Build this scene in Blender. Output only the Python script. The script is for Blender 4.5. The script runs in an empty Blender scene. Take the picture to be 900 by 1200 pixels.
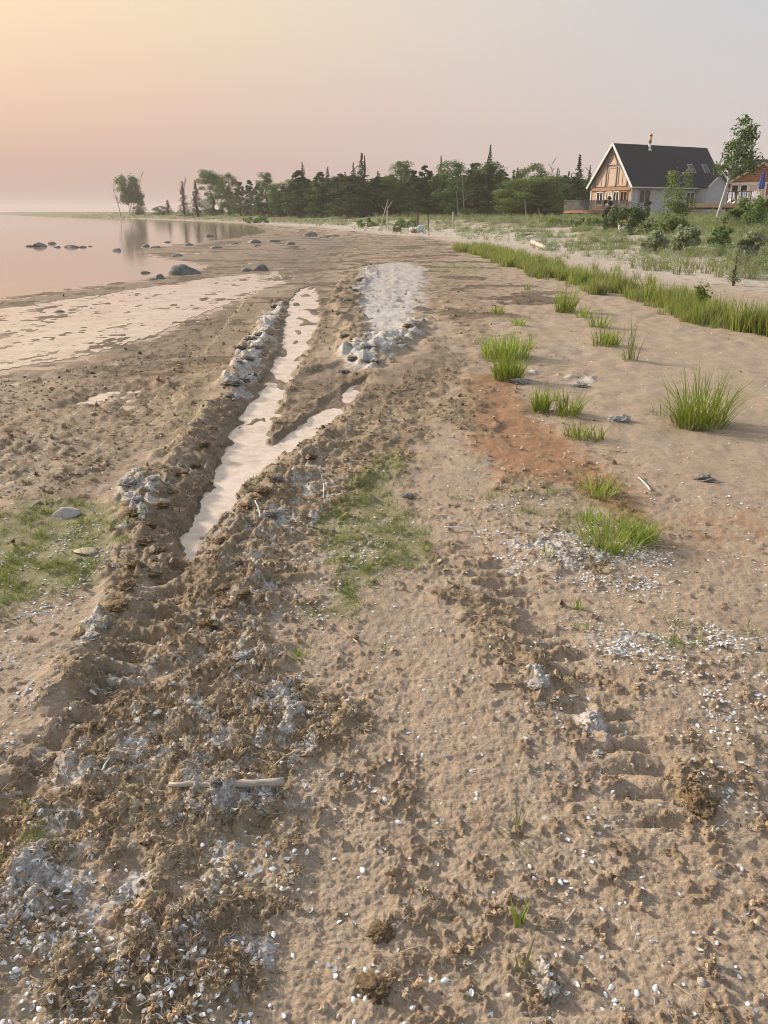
import bpy, bmesh, math, random
import numpy as np
from mathutils import Vector, Matrix, Euler

random.seed(11)
rng = np.random.default_rng(11)
scene = bpy.context.scene
COL = scene.collection
R = math.radians

# ------------------------------------------------------------------ camera
EYE = 1.55
PITCH = math.atan(352 / 900)
cam_d = bpy.data.cameras.new('camera')
cam_d.sensor_fit = 'VERTICAL'
cam_d.sensor_height = 36.0
cam_d.lens = 27.0
cam_d.clip_start = 0.05
cam_d.clip_end = 5000
cam = bpy.data.objects.new('camera', cam_d)
cam.location = (0, 0, EYE)
cam.rotation_euler = (math.pi / 2 - PITCH, 0, 0)
COL.objects.link(cam)
scene.camera = cam

# ------------------------------------------------------------------ light
SUN_AZ = R(-56)          # from +Y towards -X (over the lake)
SUN_EL = R(21)
sun_dir = Vector((math.sin(SUN_AZ) * math.cos(SUN_EL), math.cos(SUN_AZ) * math.cos(SUN_EL), math.sin(SUN_EL)))
sun_d = bpy.data.lights.new('sun', 'SUN')
sun_d.energy = 4.9
sun_d.angle = R(5.5)
sun_d.color = (1.0, 0.86, 0.70)
sun = bpy.data.objects.new('sun', sun_d)
sun.rotation_euler = (-sun_dir).to_track_quat('-Z', 'Y').to_euler()
sun.location = (-20, 10, 20)
COL.objects.link(sun)

world = bpy.data.worlds.new('World')
scene.world = world
world.use_nodes = True
wt = world.node_tree
wt.nodes.clear()


def wn(kind, **kw):
    n = wt.nodes.new(kind)
    for k, v in kw.items():
        setattr(n, k, v)
    return n


def ramp_set(node, stops, interp='EASE'):
    cr = node.color_ramp
    cr.interpolation = interp
    while len(cr.elements) > 1:
        cr.elements.remove(cr.elements[-1])
    cr.elements[0].position = stops[0][0]
    cr.elements[0].color = (*stops[0][1], 1)
    for p, c in stops[1:]:
        e = cr.elements.new(p)
        e.color = (*c, 1)


def srgb(r, g, b):
    f = lambda v: (v / 255 / 12.92) if v <= 10 else ((v / 255 + 0.055) / 1.055) ** 2.4
    return (f(r), f(g), f(b))


w_out = wn('ShaderNodeOutputWorld')
w_mix = wn('ShaderNodeMixShader')
w_b1 = wn('ShaderNodeBackground')
w_b2 = wn('ShaderNodeBackground')
w_sky = wn('ShaderNodeTexSky')
w_sky.sky_type = 'NISHITA'
w_sky.sun_disc = False
w_sky.sun_elevation = SUN_EL
w_sky.sun_rotation = SUN_AZ
w_sky.air_density = 1.2
w_sky.dust_density = 6.0
w_sky.ozone_density = 1.0
wt.links.new(w_sky.outputs[0], w_b1.inputs[0])
w_b1.inputs[1].default_value = 0.07
# smoky evening air: warm round the sun, pink low down, lavender away from the sun
w_tc = wn('ShaderNodeTexCoord')
w_sep = wn('ShaderNodeSeparateXYZ')
wt.links.new(w_tc.outputs['Generated'], w_sep.inputs[0])
w_dot = wn('ShaderNodeVectorMath', operation='DOT_PRODUCT')
wt.links.new(w_tc.outputs['Generated'], w_dot.inputs[0])
w_dot.inputs[1].default_value = sun_dir
w_az = wn('ShaderNodeMapRange')
w_az.interpolation_type = 'SMOOTHSTEP'
w_az.inputs[1].default_value = 0.12
w_az.inputs[2].default_value = 1.0
wt.links.new(w_dot.outputs['Value'], w_az.inputs[0])
w_warm = wn('ShaderNodeValToRGB')
ramp_set(w_warm, [(0.0, srgb(196, 167, 158)), (0.05, srgb(206, 173, 158)), (0.11, srgb(229, 192, 168)), (0.19, srgb(246, 215, 177)),
                  (0.30, srgb(255, 232, 192)), (0.55, srgb(228, 214, 198)), (1.0, srgb(190, 192, 200))], 'LINEAR')
w_cool = wn('ShaderNodeValToRGB')
ramp_set(w_cool, [(0.0, srgb(209, 191, 186)), (0.06, srgb(212, 199, 196)), (0.14, srgb(208, 204, 205)), (0.24, srgb(199, 205, 212)),
                  (0.55, srgb(196, 204, 218)), (1.0, srgb(190, 201, 220))], 'LINEAR')
wt.links.new(w_sep.outputs[2], w_warm.inputs[0])
wt.links.new(w_sep.outputs[2], w_cool.inputs[0])
w_cm = wn('ShaderNodeMix', data_type='RGBA')
wt.links.new(w_az.outputs[0], w_cm.inputs[0])
wt.links.new(w_cool.outputs[0], w_cm.inputs[6])
wt.links.new(w_warm.outputs[0], w_cm.inputs[7])
wt.links.new(w_cm.outputs[2], w_b2.inputs[0])
w_b2.inputs[1].default_value = 0.84
w_mix.inputs[0].default_value = 0.88
wt.links.new(w_b1.outputs[0], w_mix.inputs[1])
wt.links.new(w_b2.outputs[0], w_mix.inputs[2])
wt.links.new(w_mix.outputs[0], w_out.inputs[0])

vs = scene.view_settings
vs.view_transform = 'Standard'
vs.look = 'None'
vs.exposure = 0.39
vs.gamma = 1.0
vs.use_curve_mapping = False
scene.cycles.max_bounces = 6
scene.cycles.diffuse_bounces = 3
scene.cycles.glossy_bounces = 3
scene.cycles.transmission_bounces = 3
scene.cycles.volume_bounces = 1
scene.cycles.transparent_max_bounces = 6
scene.cycles.use_denoising = True
scene.cycles.filter_width = 1.0

# ------------------------------------------------------------------ survey helpers
SP, CP = math.sin(PITCH), math.cos(PITCH)


def ray(px, py):
    x = (px - 450) / 900
    y = (600 - py) / 900
    return x, CP + y * SP, -SP + y * CP


def G(px, py, z=0.0):
    """where a sight line meets the level z"""
    a, b, c = ray(px, py)
    t = (z - EYE) / c
    return (a * t, b * t)


def at(px, py, Y):
    """point of a sight line at distance Y down the beach"""
    a, b, c = ray(px, py)
    t = Y / b
    return Vector((a * t, Y, EYE + c * t))


def PG(pts, z=0.0):
    return np.array([G(p[0], p[1], z) for p in pts], dtype=np.float64)


# ------------------------------------------------------------------ numpy noise
_P = 1024
_perm = rng.permutation(_P)
_ang = rng.random(_P) * 2 * np.pi
_gx, _gy = np.cos(_ang).astype(np.float32), np.sin(_ang).astype(np.float32)


def perlin(x, y, seed=0):
    x = x + seed * 37.17
    y = y + seed * 91.73
    xi = np.floor(x)
    yi = np.floor(y)
    fx = (x - xi).astype(np.float32)
    fy = (y - yi).astype(np.float32)
    xi = xi.astype(np.int64)
    yi = yi.astype(np.int64)
    u = fx * fx * fx * (fx * (fx * 6 - 15) + 10)
    v = fy * fy * fy * (fy * (fy * 6 - 15) + 10)
    a0 = _perm[xi & 1023]
    a1 = _perm[(xi + 1) & 1023]
    h = _perm[(a0 + yi) & 1023]
    n00 = _gx[h] * fx + _gy[h] * fy
    h = _perm[(a1 + yi) & 1023]
    n10 = _gx[h] * (fx - 1) + _gy[h] * fy
    h = _perm[(a0 + yi + 1) & 1023]
    n01 = _gx[h] * fx + _gy[h] * (fy - 1)
    h = _perm[(a1 + yi + 1) & 1023]
    n11 = _gx[h] * (fx - 1) + _gy[h] * (fy - 1)
    a = n00 + u * (n10 - n00)
    b = n01 + u * (n11 - n01)
    return (a + v * (b - a)) * 1.5


def sstep(a, b, x):
    t = np.clip((x - a) / (b - a), 0, 1)
    return t * t * (3 - 2 * t)


def sdf(poly, x, y, far=4.0):
    """signed distance to a closed outline, positive inside"""
    out = np.full(x.shape, -far)
    lo = poly.min(0) - far
    hi = poly.max(0) + far
    m = (x > lo[0]) & (x < hi[0]) & (y > lo[1]) & (y < hi[1])
    if not m.any():
        return out
    X, Y = x[m], y[m]
    d2 = np.full(X.shape, 1e12)
    ins = np.zeros(X.shape, bool)
    n = len(poly)
    for i in range(n):
        ax, ay = poly[i]
        bx, by = poly[(i + 1) % n]
        ex, ey = bx - ax, by - ay
        t = np.clip(((X - ax) * ex + (Y - ay) * ey) / (ex * ex + ey * ey + 1e-12), 0, 1)
        d2 = np.minimum(d2, (X - ax - t * ex) ** 2 + (Y - ay - t * ey) ** 2)
        c = (ay > Y) != (by > Y)
        if ey != 0:
            ins ^= c & (X < ex * (Y - ay) / ey + ax)
    d = np.sqrt(d2)
    out[m] = np.maximum(np.where(ins, d, -d), -far)
    return out


# ------------------------------------------------------------------ the lie of the land
ZL = -0.12      # lake level
ZW = -0.05      # water in the rut

LAKE = np.vstack([PG([(-150, 372), (0, 352), (100, 337), (180, 326), (235, 318), (250, 312), (190, 301), (158, 294), (200, 288),
                      (262, 281), (312, 273), (300, 266), (280, 262.5), (160, 256.6), (60, 252.8), (0, 250.9)], ZL),
                  np.array([[-700, 1500], [-1900, 1500], [-1900, 9], [-40, 9]])])
POOL = PG([(-150, 372), (0, 363), (100, 349), (240, 327), (325, 318), (335, 333), (290, 348), (240, 365), (180, 392), (100, 416),
           (0, 433), (-150, 460)], ZL)
FLAT = PG([(235, 318), (250, 312), (190, 300), (160, 293), (200, 287), (260, 280), (310, 272), (345, 272), (400, 285), (350, 300),
           (340, 318)], ZL)
PUD1 = PG([(-60, 542), (30, 536), (85, 548), (60, 572), (0, 590), (-60, 600)], ZL)
PUD2 = PG([(110, 468), (180, 458), (205, 470), (190, 500), (165, 512), (140, 495), (75, 487)], ZL)
DIVIDER = PG([(318, 516), (345, 503), (372, 484), (400, 458), (424, 446), (402, 428), (372, 436), (340, 452), (328, 482)], ZW)
PUDS = [(PUD1, -.03), (PUD2, -.055)]
TRENCH = PG([(203, 664), (216, 625), (244, 573), (261, 530), (284, 482), (306, 456), (327, 412), (335, 375), (341, 353), (353, 340), (366, 335), (371, 347),
             (374, 372), (366, 400), (351, 428), (337, 452), (326, 482), (314, 508), (320, 518), (345, 503), (370, 485), (398, 459), (432, 445), (419, 466),
             (390, 498), (338, 533), (288, 572), (246, 630), (224, 661)], ZW)
DUNE = np.array([[26, -6], [16, 4], [12, 12], [9, 21], [8.6, 32], [7.5, 42], [6.3, 52], [0, 71], [-5, 89], [-14, 114], [-33, 152],
                 [-64, 206], [-140, 312], [-330, 660], [-700, 1500], [1900, 1500], [1900, -6]], dtype=float)

ZONES = [
    # kind, strength, edge (m), outline in the survey
    ('berm', 1.0, .05, [(262, 472), (272, 440), (292, 395), (318, 350), (334, 352), (330, 395), (312, 440), (290, 474)]),
    ('berm', .85, .06, [(66, 835), (92, 770), (128, 700), (140, 600), (160, 566), (215, 520), (252, 480), (288, 474), (262, 520), (242, 574),
                        (208, 632), (196, 676), (140, 742), (104, 800)]),
    ('berm', .85, .06, [(232, 664), (255, 632), (292, 578), (345, 536), (400, 500), (360, 560), (330, 610), (300, 690), (262, 740), (240, 720)]),
    ('berm', 1.0, .07, [(386, 345), (405, 326), (432, 309), (440, 320), (424, 345), (422, 372), (436, 396), (468, 392), (496, 372), (500, 384),
                        (470, 414), (436, 430), (412, 424), (402, 410), (402, 396), (394, 372)]),
    ('muck', 1.0, .10, [(232, 664), (292, 578), (345, 520), (400, 500), (470, 440), (530, 430), (545, 500), (500, 530), (470, 560), (420, 600),
                        (372, 640), (340, 720), (360, 800), (440, 815), (450, 850), (410, 880), (360, 930), (380, 1000), (345, 1060), (330, 1150),
                        (300, 1230), (-60, 1230), (-40, 990), (60, 860), (70, 800), (140, 742), (200, 680)]),
    ('muck', .7, .08, [(500, 700), (540, 690), (600, 720), (650, 770), (700, 850), (660, 850), (600, 790), (540, 760)]),
    ('muck', .6, .05, [(425, 1010), (450, 990), (500, 1010), (520, 1050), (490, 1070), (462, 1120), (456, 1230), (420, 1230), (430, 1100)]),
    ('muck', .9, .06, [(775, 900), (820, 890), (865, 935), (850, 965), (800, 955)]),
    ('muck', .85, .3, [(-150, 437), (0, 437), (100, 418), (180, 392), (240, 365), (300, 345), (330, 340), (300, 400), (265, 470), (220, 530),
                       (150, 570), (130, 600), (0, 606), (-150, 640)]),
    ('muck', .45, .4, [(0, 352), (100, 337), (235, 318), (325, 316), (240, 328), (100, 350), (0, 364)]),
    ('muck', .75, 1.2, [(235, 318), (300, 300), (400, 274), (480, 278), (570, 286), (600, 296), (560, 303), (530, 312), (440, 308), (385, 345),
                        (330, 345), (335, 325)]),
    ('muck', .75, .15, [(500, 330), (540, 330), (585, 370), (560, 420), (590, 470), (610, 520), (560, 545), (510, 520), (480, 450), (505, 390)]),
    ('muck', .5, .15, [(560, 560), (640, 540), (720, 560), (770, 610), (780, 650), (740, 700), (660, 690), (590, 650), (550, 600)]),
    ('white', .95, .05, [(262, 472), (278, 430), (300, 390), (324, 352), (330, 360), (318, 400), (300, 440), (284, 474)]),
    ('white', 1.12, .30, [(424, 318), (445, 310), (480, 309), (500, 318), (496, 345), (492, 368), (474, 392), (440, 396), (424, 372), (419, 340)]),
    ('white', .8, .10, [(392, 420), (430, 396), (470, 392), (496, 372), (500, 384), (470, 414), (436, 436), (404, 436)]),
    ('white', .68, .16, [(150, 905), (200, 830), (245, 745), (272, 690), (295, 620), (330, 572), (352, 590), (330, 640), (310, 700), (282, 770),
                        (255, 850), (230, 900), (200, 960)]),
    ('white', .8, .03, [(312, 825), (340, 820), (358, 850), (352, 885), (330, 880)]),
    ('white', .75, .05, [(190, 925), (330, 920), (330, 960), (300, 985), (240, 975), (200, 960)]),
    ('white', .72, .02, [(80, 745), (110, 725), (130, 740), (120, 770), (92, 775)]),
    ('white', .8, .04, [(140, 570), (180, 560), (200, 600), (160, 625), (140, 600)]),
    ('white', .75, .05, [(0, 1010), (60, 1000), (110, 1060), (60, 1110), (0, 1110)]),
    ('white', .6, .03, [(315, 1090), (335, 1080), (330, 1150), (300, 1190), (305, 1140)]),
    ('white', .75, .02, [(615, 795), (640, 790), (650, 820), (628, 835)]),
    ('white', .75, .02, [(672, 840), (695, 835), (715, 880), (700, 895), (685, 870)]),
    ('white', .75, .012, [(622, 1140), (640, 1130), (660, 1165), (650, 1175)]),
    ('white', .68, .15, [(585, 645), (640, 630), (700, 640), (720, 670), (690, 690), (620, 680)]),
    ('white', .62, .12, [(655, 735), (760, 735), (790, 760), (720, 780), (670, 765)]),
    ('white', .45, .3, [(150, 415), (190, 395), (250, 380), (262, 384), (200, 408), (160, 424)]),
    ('white', .5, .25, [(0, 540), (60, 536), (90, 556), (40, 590), (0, 596)]),
    ('white', .75, .04, [(590, 446), (612, 436), (628, 440), (600, 450)]),
    ('white', .75, .04, [(655, 446), (690, 440), (695, 450), (665, 453)]),
    ('white', .30, .15, [(330, 600), (480, 600), (500, 680), (400, 760), (330, 720), (300, 800), (260, 860), (280, 740)]),
    ('white', .52, .2, [(170, 930), (200, 800), (250, 700), (280, 620), (330, 560), (400, 510), (420, 540), (380, 620), (350, 700), (370, 800), (350, 900), (280, 980)]),
    ('white', .44, .15, [(-60, 960), (60, 860), (150, 760), (250, 720), (330, 700), (360, 800), (400, 900), (360, 1000), (340, 1100), (300, 1230), (-60, 1230)]),
    ('white', .36, .15, [(140, 700), (130, 620), (160, 570), (250, 490), (290, 474), (240, 574), (200, 640)]),
    ('green', .85, .06, [(370, 628), (392, 585), (436, 540), (476, 535), (470, 600), (515, 650), (505, 672), (450, 668), (405, 735), (365, 735),
                        (385, 680)]),
    ('green', .85, .08, [(-60, 625), (30, 600), (90, 586), (140, 600), (145, 640), (120, 692), (40, 720), (-60, 760)]),
    ('green', .7, .03, [(268, 580), (300, 562), (320, 560), (300, 575), (272, 592)]),
    ('green', .5, .05, [(540, 590), (580, 575), (640, 590), (680, 560), (740, 580), (780, 620), (770, 650), (700, 650), (620, 610)]),
    ('green', .5, .04, [(660, 745), (780, 735), (890, 750), (890, 775), (790, 768), (700, 765)]),
    ('green', .35, .05, [(0, 985), (40, 965), (60, 1000), (20, 1040), (0, 1040)]),
    ('green', .6, .2, [(500, 310), (560, 308), (575, 320), (520, 328), (490, 325)]),
    ('green', .4, .1, [(190, 455), (260, 440), (265, 490), (205, 530), (180, 500)]),
    ('rust', .8, .12, [(540, 440), (585, 440), (640, 500), (700, 545), (760, 590), (785, 630), (720, 620), (660, 580), (590, 575), (540, 520)]),
    ('rust', .45, .2, [(720, 640), (780, 590), (900, 590), (960, 640), (900, 690), (780, 660)]),
    ('rust', .95, .4, [(150, 440), (230, 418), (260, 430), (200, 455), (120, 462)]),
    ('rust', .95, .4, [(-50, 490), (40, 492), (70, 505), (20, 520), (-50, 525)]),
    ('rust', .6, .5, [(-60, 455), (60, 445), (140, 420), (200, 400), (210, 412), (120, 450), (20, 475), (-60, 480)]),
    ('rust', .5, .4, [(515, 330), (560, 325), (590, 350), (560, 400), (520, 400)]),
    ('rust', .4, .3, [(430, 480), (520, 430), (540, 500), (480, 530)]),
    ('shell', 1.0, .06, [(585, 650), (640, 636), (700, 620), (765, 640), (800, 690), (740, 712), (660, 690), (590, 672)]),
    ('shell', 1.0, .06, [(655, 740), (720, 736), (800, 745), (910, 752), (910, 785), (800, 785), (700, 778)]),
    ('shell', .5, .1, [(780, 800), (960, 790), (960, 920), (870, 940), (810, 880)]),
    ('shell', .45, .08, [(-60, 740), (70, 700), (100, 740), (60, 860), (-60, 900)]),
    ('shell', .5, .08, [(-40, 620), (120, 610), (140, 680), (60, 740), (-40, 760)]),
    ('shell', .25, .08, [(180, 980), (340, 960), (360, 1080), (300, 1220), (60, 1220), (0, 1100), (120, 1040)]),
    ('shell', .35, .08, [(330, 600), (480, 600), (500, 680), (400, 760), (330, 720)]),
    ('shell', .6, .05, [(550, 600), (640, 580), (680, 640), (640, 680), (590, 670)]),
    ('crumb', .5, .15, [(470, 560), (560, 580), (620, 690), (720, 800), (800, 900), (880, 1010), (960, 1120), (960, 1230), (760, 1230), (760, 1100),
                        (700, 960), (640, 860), (560, 790), (480, 700)]),
    ('crumb', .45, .12, [(400, 780), (470, 800), (480, 900), (560, 1000), (600, 1080), (640, 1120), (600, 1230), (380, 1230), (400, 1050), (380, 930)]),
    ('crumb', .6, .2, [(480, 320), (600, 300), (640, 400), (760, 560), (800, 640), (560, 560), (440, 540)]),
    ('smooth', 1.0, .06, [(430, 700), (480, 710), (540, 770), (600, 850), (640, 960), (560, 980), (480, 900), (440, 840)]),
    ('smooth', .8, .05, [(230, 1000), (320, 985), (350, 1010), (290, 1050), (240, 1040)]),
    ('smooth', .8, .05, [(345, 1000), (415, 980), (425, 1060), (410, 1230), (335, 1230), (350, 1100)]),
    ('smooth', .9, .25, [(720, 430), (780, 400), (960, 430), (960, 740), (800, 690), (780, 560), (700, 500)]),
    ('tread', 1.0, .08, [(-60, 985), (20, 900), (90, 830), (150, 745), (198, 668), (228, 668), (222, 720), (180, 800), (110, 880), (40, 960),
                         (-30, 1040)]),
    ('tread', .55, .08, [(545, 640), (590, 660), (650, 740), (740, 850), (830, 980), (760, 1000), (690, 880), (610, 780), (560, 710)]),
    ('wetmud', .8, .12, [(372, 446), (440, 441), (520, 400), (530, 430), (500, 470), (440, 500), (392, 502)]),
]
ZONES = [(k, s, e, PG(p, -0.03)) for k, s, e, p in ZONES]


def row_step(Y):
    b = EYE
    # about one picture row up close, finer than that where the heaps stand up
    pix = (Y * CP + b * SP) ** 2 / (900 * 0.8533 * b)
    return np.minimum(np.maximum(pix * 1.15, 0.0018), np.where(Y < 40, 0.0065, 0.014) * Y)


_hx = lambda Y: 1.0 + 0.8 * np.maximum(Y, 0)


def spacing(y):
    Y = np.maximum(y, 0.5)
    return np.maximum(0.62 * row_step(Y), _hx(Y) * 2 * 0.6 / 820)


def terrain(x, y):
    """height and cover of the beach at points x, y"""
    x = np.asarray(x, float)
    y = np.asarray(y, float)
    s = spacing(y)
    lod = lambda lam: np.clip((lam / s - 1.3) / 1.5, 0, 1)
    Yc = np.clip(y, 0.5, 60)
    wa = 0.03 + 0.012 * Yc
    wx = x + wa * (perlin(x / .35, y / .35, 1) + .6 * perlin(x / .12, y / .12, 2) * lod(.12))
    wy = y + wa * (perlin(x / .35, y / .35, 3) + .6 * perlin(x / .12, y / .12, 4) * lod(.12)) * (1 + .06 * Yc)
    # coarse fields
    big = perlin(x / 9, y / 9, 5)
    med = perlin(x / 1.7, y / 2.6, 6)
    sml = perlin(x / .55, y / .9, 7)
    lk = sdf(LAKE, wx, wy, 30.0)
    pl = sdf(POOL, wx, wy, 6.0)
    fl = sdf(FLAT, wx, wy, 8.0)
    dn = sdf(DUNE, x + 1.2 * perlin(x / 5, y / 5, 8), y + 1.2 * perlin(x / 5, y / 5, 9), 40.0)
    dland = np.minimum(-lk, np.minimum(-pl, -fl))
    z = ZL + .12 * sstep(0.0, 3.2, dland)
    pool_rel = ZL - .006 + .009 * perlin(x / .45, y / 1.3, 10) + .006 * perlin(x / .13, y / .35, 11) * lod(.13) + .007 * med + .004 * perlin(x / .05, y / .1, 51) * lod(.05)
    z = z + (pool_rel - z) * sstep(-.25, .25, pl)
    flat_rel = ZL + .016 + .035 * perlin(x / 1.3, y / 4.0, 12) + .02 * perlin(x / .4, y / 1.1, 13) * lod(.4)
    z = z + (flat_rel - z) * sstep(-.6, .8, fl)
    lake_rel = np.maximum(ZL - .05 * np.maximum(lk, 0), ZL - .8) + .012 * perlin(x / .5, y / 1.5, 14) * np.exp(-np.maximum(lk, 0))
    z = np.where(lk > 0, lake_rel, z)
    for P, lv in PUDS:
        q = sstep(-.15, .1, sdf(P, wx, wy, 2.0))
        z = z + (lv - .006 + .014 * perlin(x / .3, y / .6, 15) + .012 * perlin(x / .08, y / .16, 56) * lod(.08) - z) * q
    # dunes
    dune_h = .85 * sstep(-.5, 13, dn) + .30 * sstep(12, 40, dn)
    z = z + dune_h + sstep(0, 4, dn) * (.22 * perlin(x / 3.1, y / 3.1, 16) + .12 * big)
    z = z + .03 * big * (1 - sstep(0, 4, dn)) * (dland > 1) + .012 * sml * sstep(0.3, 2, dland)
    # covers
    C = {}
    for k, st, e, P in ZONES:
        if k == 'tread':
            m = sstep(-e, e, sdf(P, x, y, 1.0)) * st
        else:
            ee = e * 1.6
            m = sstep(-ee, ee, sdf(P, wx, wy, max(1.0, 2 * ee))) * st
        C[k] = np.maximum(C[k], m) if k in C else m
    muck, white, green, rust = C['muck'], C['white'], C['green'], C['rust']
    berm = C['berm']
    # weed washed up in lines across the far wet sand
    strk = sstep(.06, .26, perlin(x / 1.7, y / 1.3, 52) + .6 * perlin(x / .5, y / .45, 53) * lod(.3) + .3 * perlin(x / .2, y / .2, 58) * lod(.2) - .03) * sstep(9, 15, y + 5.5 * sstep(-1.3, -2, x)) * sstep(-1, -4, dn) * sstep(5.5, 2.0, x)
    muck = np.maximum(muck, .9 * strk * sstep(9, 14, y))
    muck = np.maximum(muck, .6 * sstep(-.1, .1, pl))
    smooth = C['smooth']
    td = sdf(TRENCH, x + .05 * perlin(x / .11, y / .2, 37) + .02 * perlin(x / .04, y / .06, 54) * lod(.04), y + .07 * perlin(x / .14, y / .25, 38), 1.5)
    muck = np.maximum(muck, (1 - sstep(.12, .55, -td)) * .95)
    # lumps
    bil = lambda lam, sd, ax=1.0: np.abs(perlin(x / lam + .35 * perlin(x / lam / 2, y / lam / 2, sd + 50), y / (lam * ax), sd)) * lod(lam)
    b30 = bil(.26, 20)
    b10 = bil(.11, 21)
    b05 = bil(.052, 22)
    b02 = bil(.024, 23)
    b01 = bil(.011, 24)
    rid = (1 - 2 * bil(.034, 25))
    lump = .040 * b30 + .034 * b10 + .027 * b05 + .016 * b02 + .008 * b01
    patch = sstep(-.25, .35, perlin(x / .42, y / .55, 26) + .5 * perlin(x / .13, y / .16, 27) * lod(.13) + 1.1 * (muck - .55))
    mat = sstep(.4, -.6, x + 1.1 + .055 * y) * (1 - berm)
    mk = muck * (np.maximum(.25, .75 * mat) + (1 - np.maximum(.25, .75 * mat)) * patch) * (1 - .75 * smooth)
    mk = mk * (1 - .5 * sstep(.6, 1, C['tread']))
    clod = sstep(.05, .35, perlin(x / .17, y / .2, 48) + .6 * perlin(x / .07, y / .08, 49) * lod(.07))
    near = 1 - .35 * sstep(6, 3, y)
    z = z + near * berm * (.028 + .95 * lump + .035 * sstep(-.3, .4, med + sml) + clod * .022) + mk * (1 - .6 * berm) * lump * .62 * (1 - .5 * mat) + mk * clod * .010
    crust = sstep(.3, .9, white)
    z = z + crust * (.006 + .05 * b30 + .035 * b10 + .03 * b05 + .02 * b02 + .008 * b01) * .6
    # crumbs of algae strewn over sand
    thr = .36 - .40 * np.maximum(C['crumb'], .6 * mk) + .3 * smooth
    cf = .6 * perlin(x / .09, y / .09, 28) * lod(.09) + .6 * perlin(x / .032, y / .032, 29) * lod(.032) + .3 * perlin(x / .014, y / .014, 55) * lod(.014) + .3 * perlin(x / .35, y / .5, 30) + .75 * perlin(x / .2, y / .3, 57) * (1 - lod(.09))
    crumb = sstep(0, .16, cf - thr) * (dn < 2)
    z = z + crumb * (.002 + .011 * b02 + .006 * b05 + .006 * b01)
    # pitted, trodden sand
    z = z + (.0045 * perlin(x / .07, y / .07, 31) * lod(.07) + .0040 * perlin(x / .028, y / .028, 32) * lod(.028)
             + .0028 * perlin(x / .012, y / .012, 33) * lod(.012) + (.006 + .010 * sstep(3, 7, y)) * perlin(x / .2, y / .26, 34) * (1 - .35 * smooth)) * sstep(-.3, .5, dland)
    # wheel marks
    ax, ay = G(212, 670)
    bx, by = G(40, 900)
    L = math.hypot(ax - bx, ay - by)
    along = ((x - bx) * (ax - bx) + (y - by) * (ay - by)) / L
    rip = np.abs(np.sin(math.pi * (along / .105) + 1.6 * perlin(x / .3, y / .3, 35)))
    z = z + C['tread'] * (-.052 + .048 * rip ** .8 * (1 + .8 * perlin(x / .12, y / .12, 36)))
    # the water-filled rut
    floor_ = ZW - .007 - (.016 - .010 * sstep(5, 7, y)) * sstep(0, .12, td) + (.016 + .022 * sstep(5, 8, y)) * perlin(x / .2, y / .6, 39) + .016 * perlin(x / .05, y / .12, 40) * lod(.05)
    low = sstep(-.12, .1, sdf(DIVIDER, wx, wy, 1.0))
    z = z + (ZW + .010 + .45 * lump - z) * low * .9
    bank = ZW + .012 + .38 * np.maximum(-td, 0) + .75 * lump + .01 * clod
    z = np.where((td > -.45) & (td < 0), z + (np.minimum(z, bank) - z) * sstep(.45, .2, -td), z)
    tm = sstep(-.05, .03, td)
    z = z + (floor_ - z) * tm
    lip = (1 - sstep(0, .3, -td)) * (1 - tm)
    z = np.maximum(z, np.where((tm < .05) & (td > -.9), ZW + .012, -9))
    wet = np.maximum(lip * .9, tm)
    wet = np.maximum(wet, sstep(-.05, 0, ZL + .03 - z) * (dn < 0))
    wet = np.maximum(wet, C['wetmud'])
    wet = np.maximum(wet, .85 * low)
    wet = np.maximum(wet, .55 * sstep(.8, -.4, dland))
    wet = np.maximum(wet, .4 * strk)
    wet = np.maximum(wet, .52 * mat * mk)
    wet = np.maximum(wet, .45 * sstep(.5, 1, C['tread']))
    wet = np.maximum(wet, .35 * sstep(11, 18, y) * sstep(-2, -6, dn) * sstep(4.5, 1.5, x))
    pale = sstep(-5, -.5, dn) * (1 - .8 * sstep(3, 10, dn)) * sstep(16, 24, y + .7 * np.maximum(x, 0))
    veg = sstep(-.5, 4, dn) * sstep(-.25, .3, perlin(x / 2.2, y / 2.2, 41) + .5 * perlin(x / .8, y / .8, 42) + .85 * sstep(5, 12, dn) + .9 * sstep(85, 120, y) - .12)
    white = white * sstep(-.5, .25, perlin(x / .09, y / .09, 43) * lod(.09) + .5 * perlin(x / .3, y / .3, 44) + .75 * (white - .5))
    pale = pale * (1 - .8 * sstep(110, 140, y))
    return dict(z=z, muck=np.clip(np.maximum(mk, berm), 0, 1), white=np.clip(white, 0, 1), green=green, rust=rust, wet=np.clip(wet, 0, 1),
                crumb=np.clip(crumb, 0, 1), pale=pale, veg=veg, shell=C['shell'], dn=dn, td=td, lk=lk, dland=dland, berm=berm, smooth=smooth,
                pl=pl, fl=fl, strk=strk, one=np.ones_like(z))


def ground_z(x, y):
    return float(terrain(np.array([x]), np.array([y]))['z'][0])

# ------------------------------------------------------------------ object helpers
def tag(o, label=None, cat=None, group=None, kind=None):
    if label:
        o['label'] = label
    if cat:
        o['category'] = cat
    if group:
        o['group'] = group
    if kind:
        o['kind'] = kind
    return o


def link(name, me, mat=None, parent=None):
    o = bpy.data.objects.new(name, me)
    COL.objects.link(o)
    if mat is not None and me is not None and not me.materials:
        me.materials.append(mat)
    if parent is not None:
        o.parent = parent
    return o


def empty(name, loc=(0, 0, 0), rz=0.0):
    o = bpy.data.objects.new(name, None)
    o.empty_display_size = .2
    COL.objects.link(o)
    o.location = loc
    o.rotation_euler = (0, 0, rz)
    return o


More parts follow.
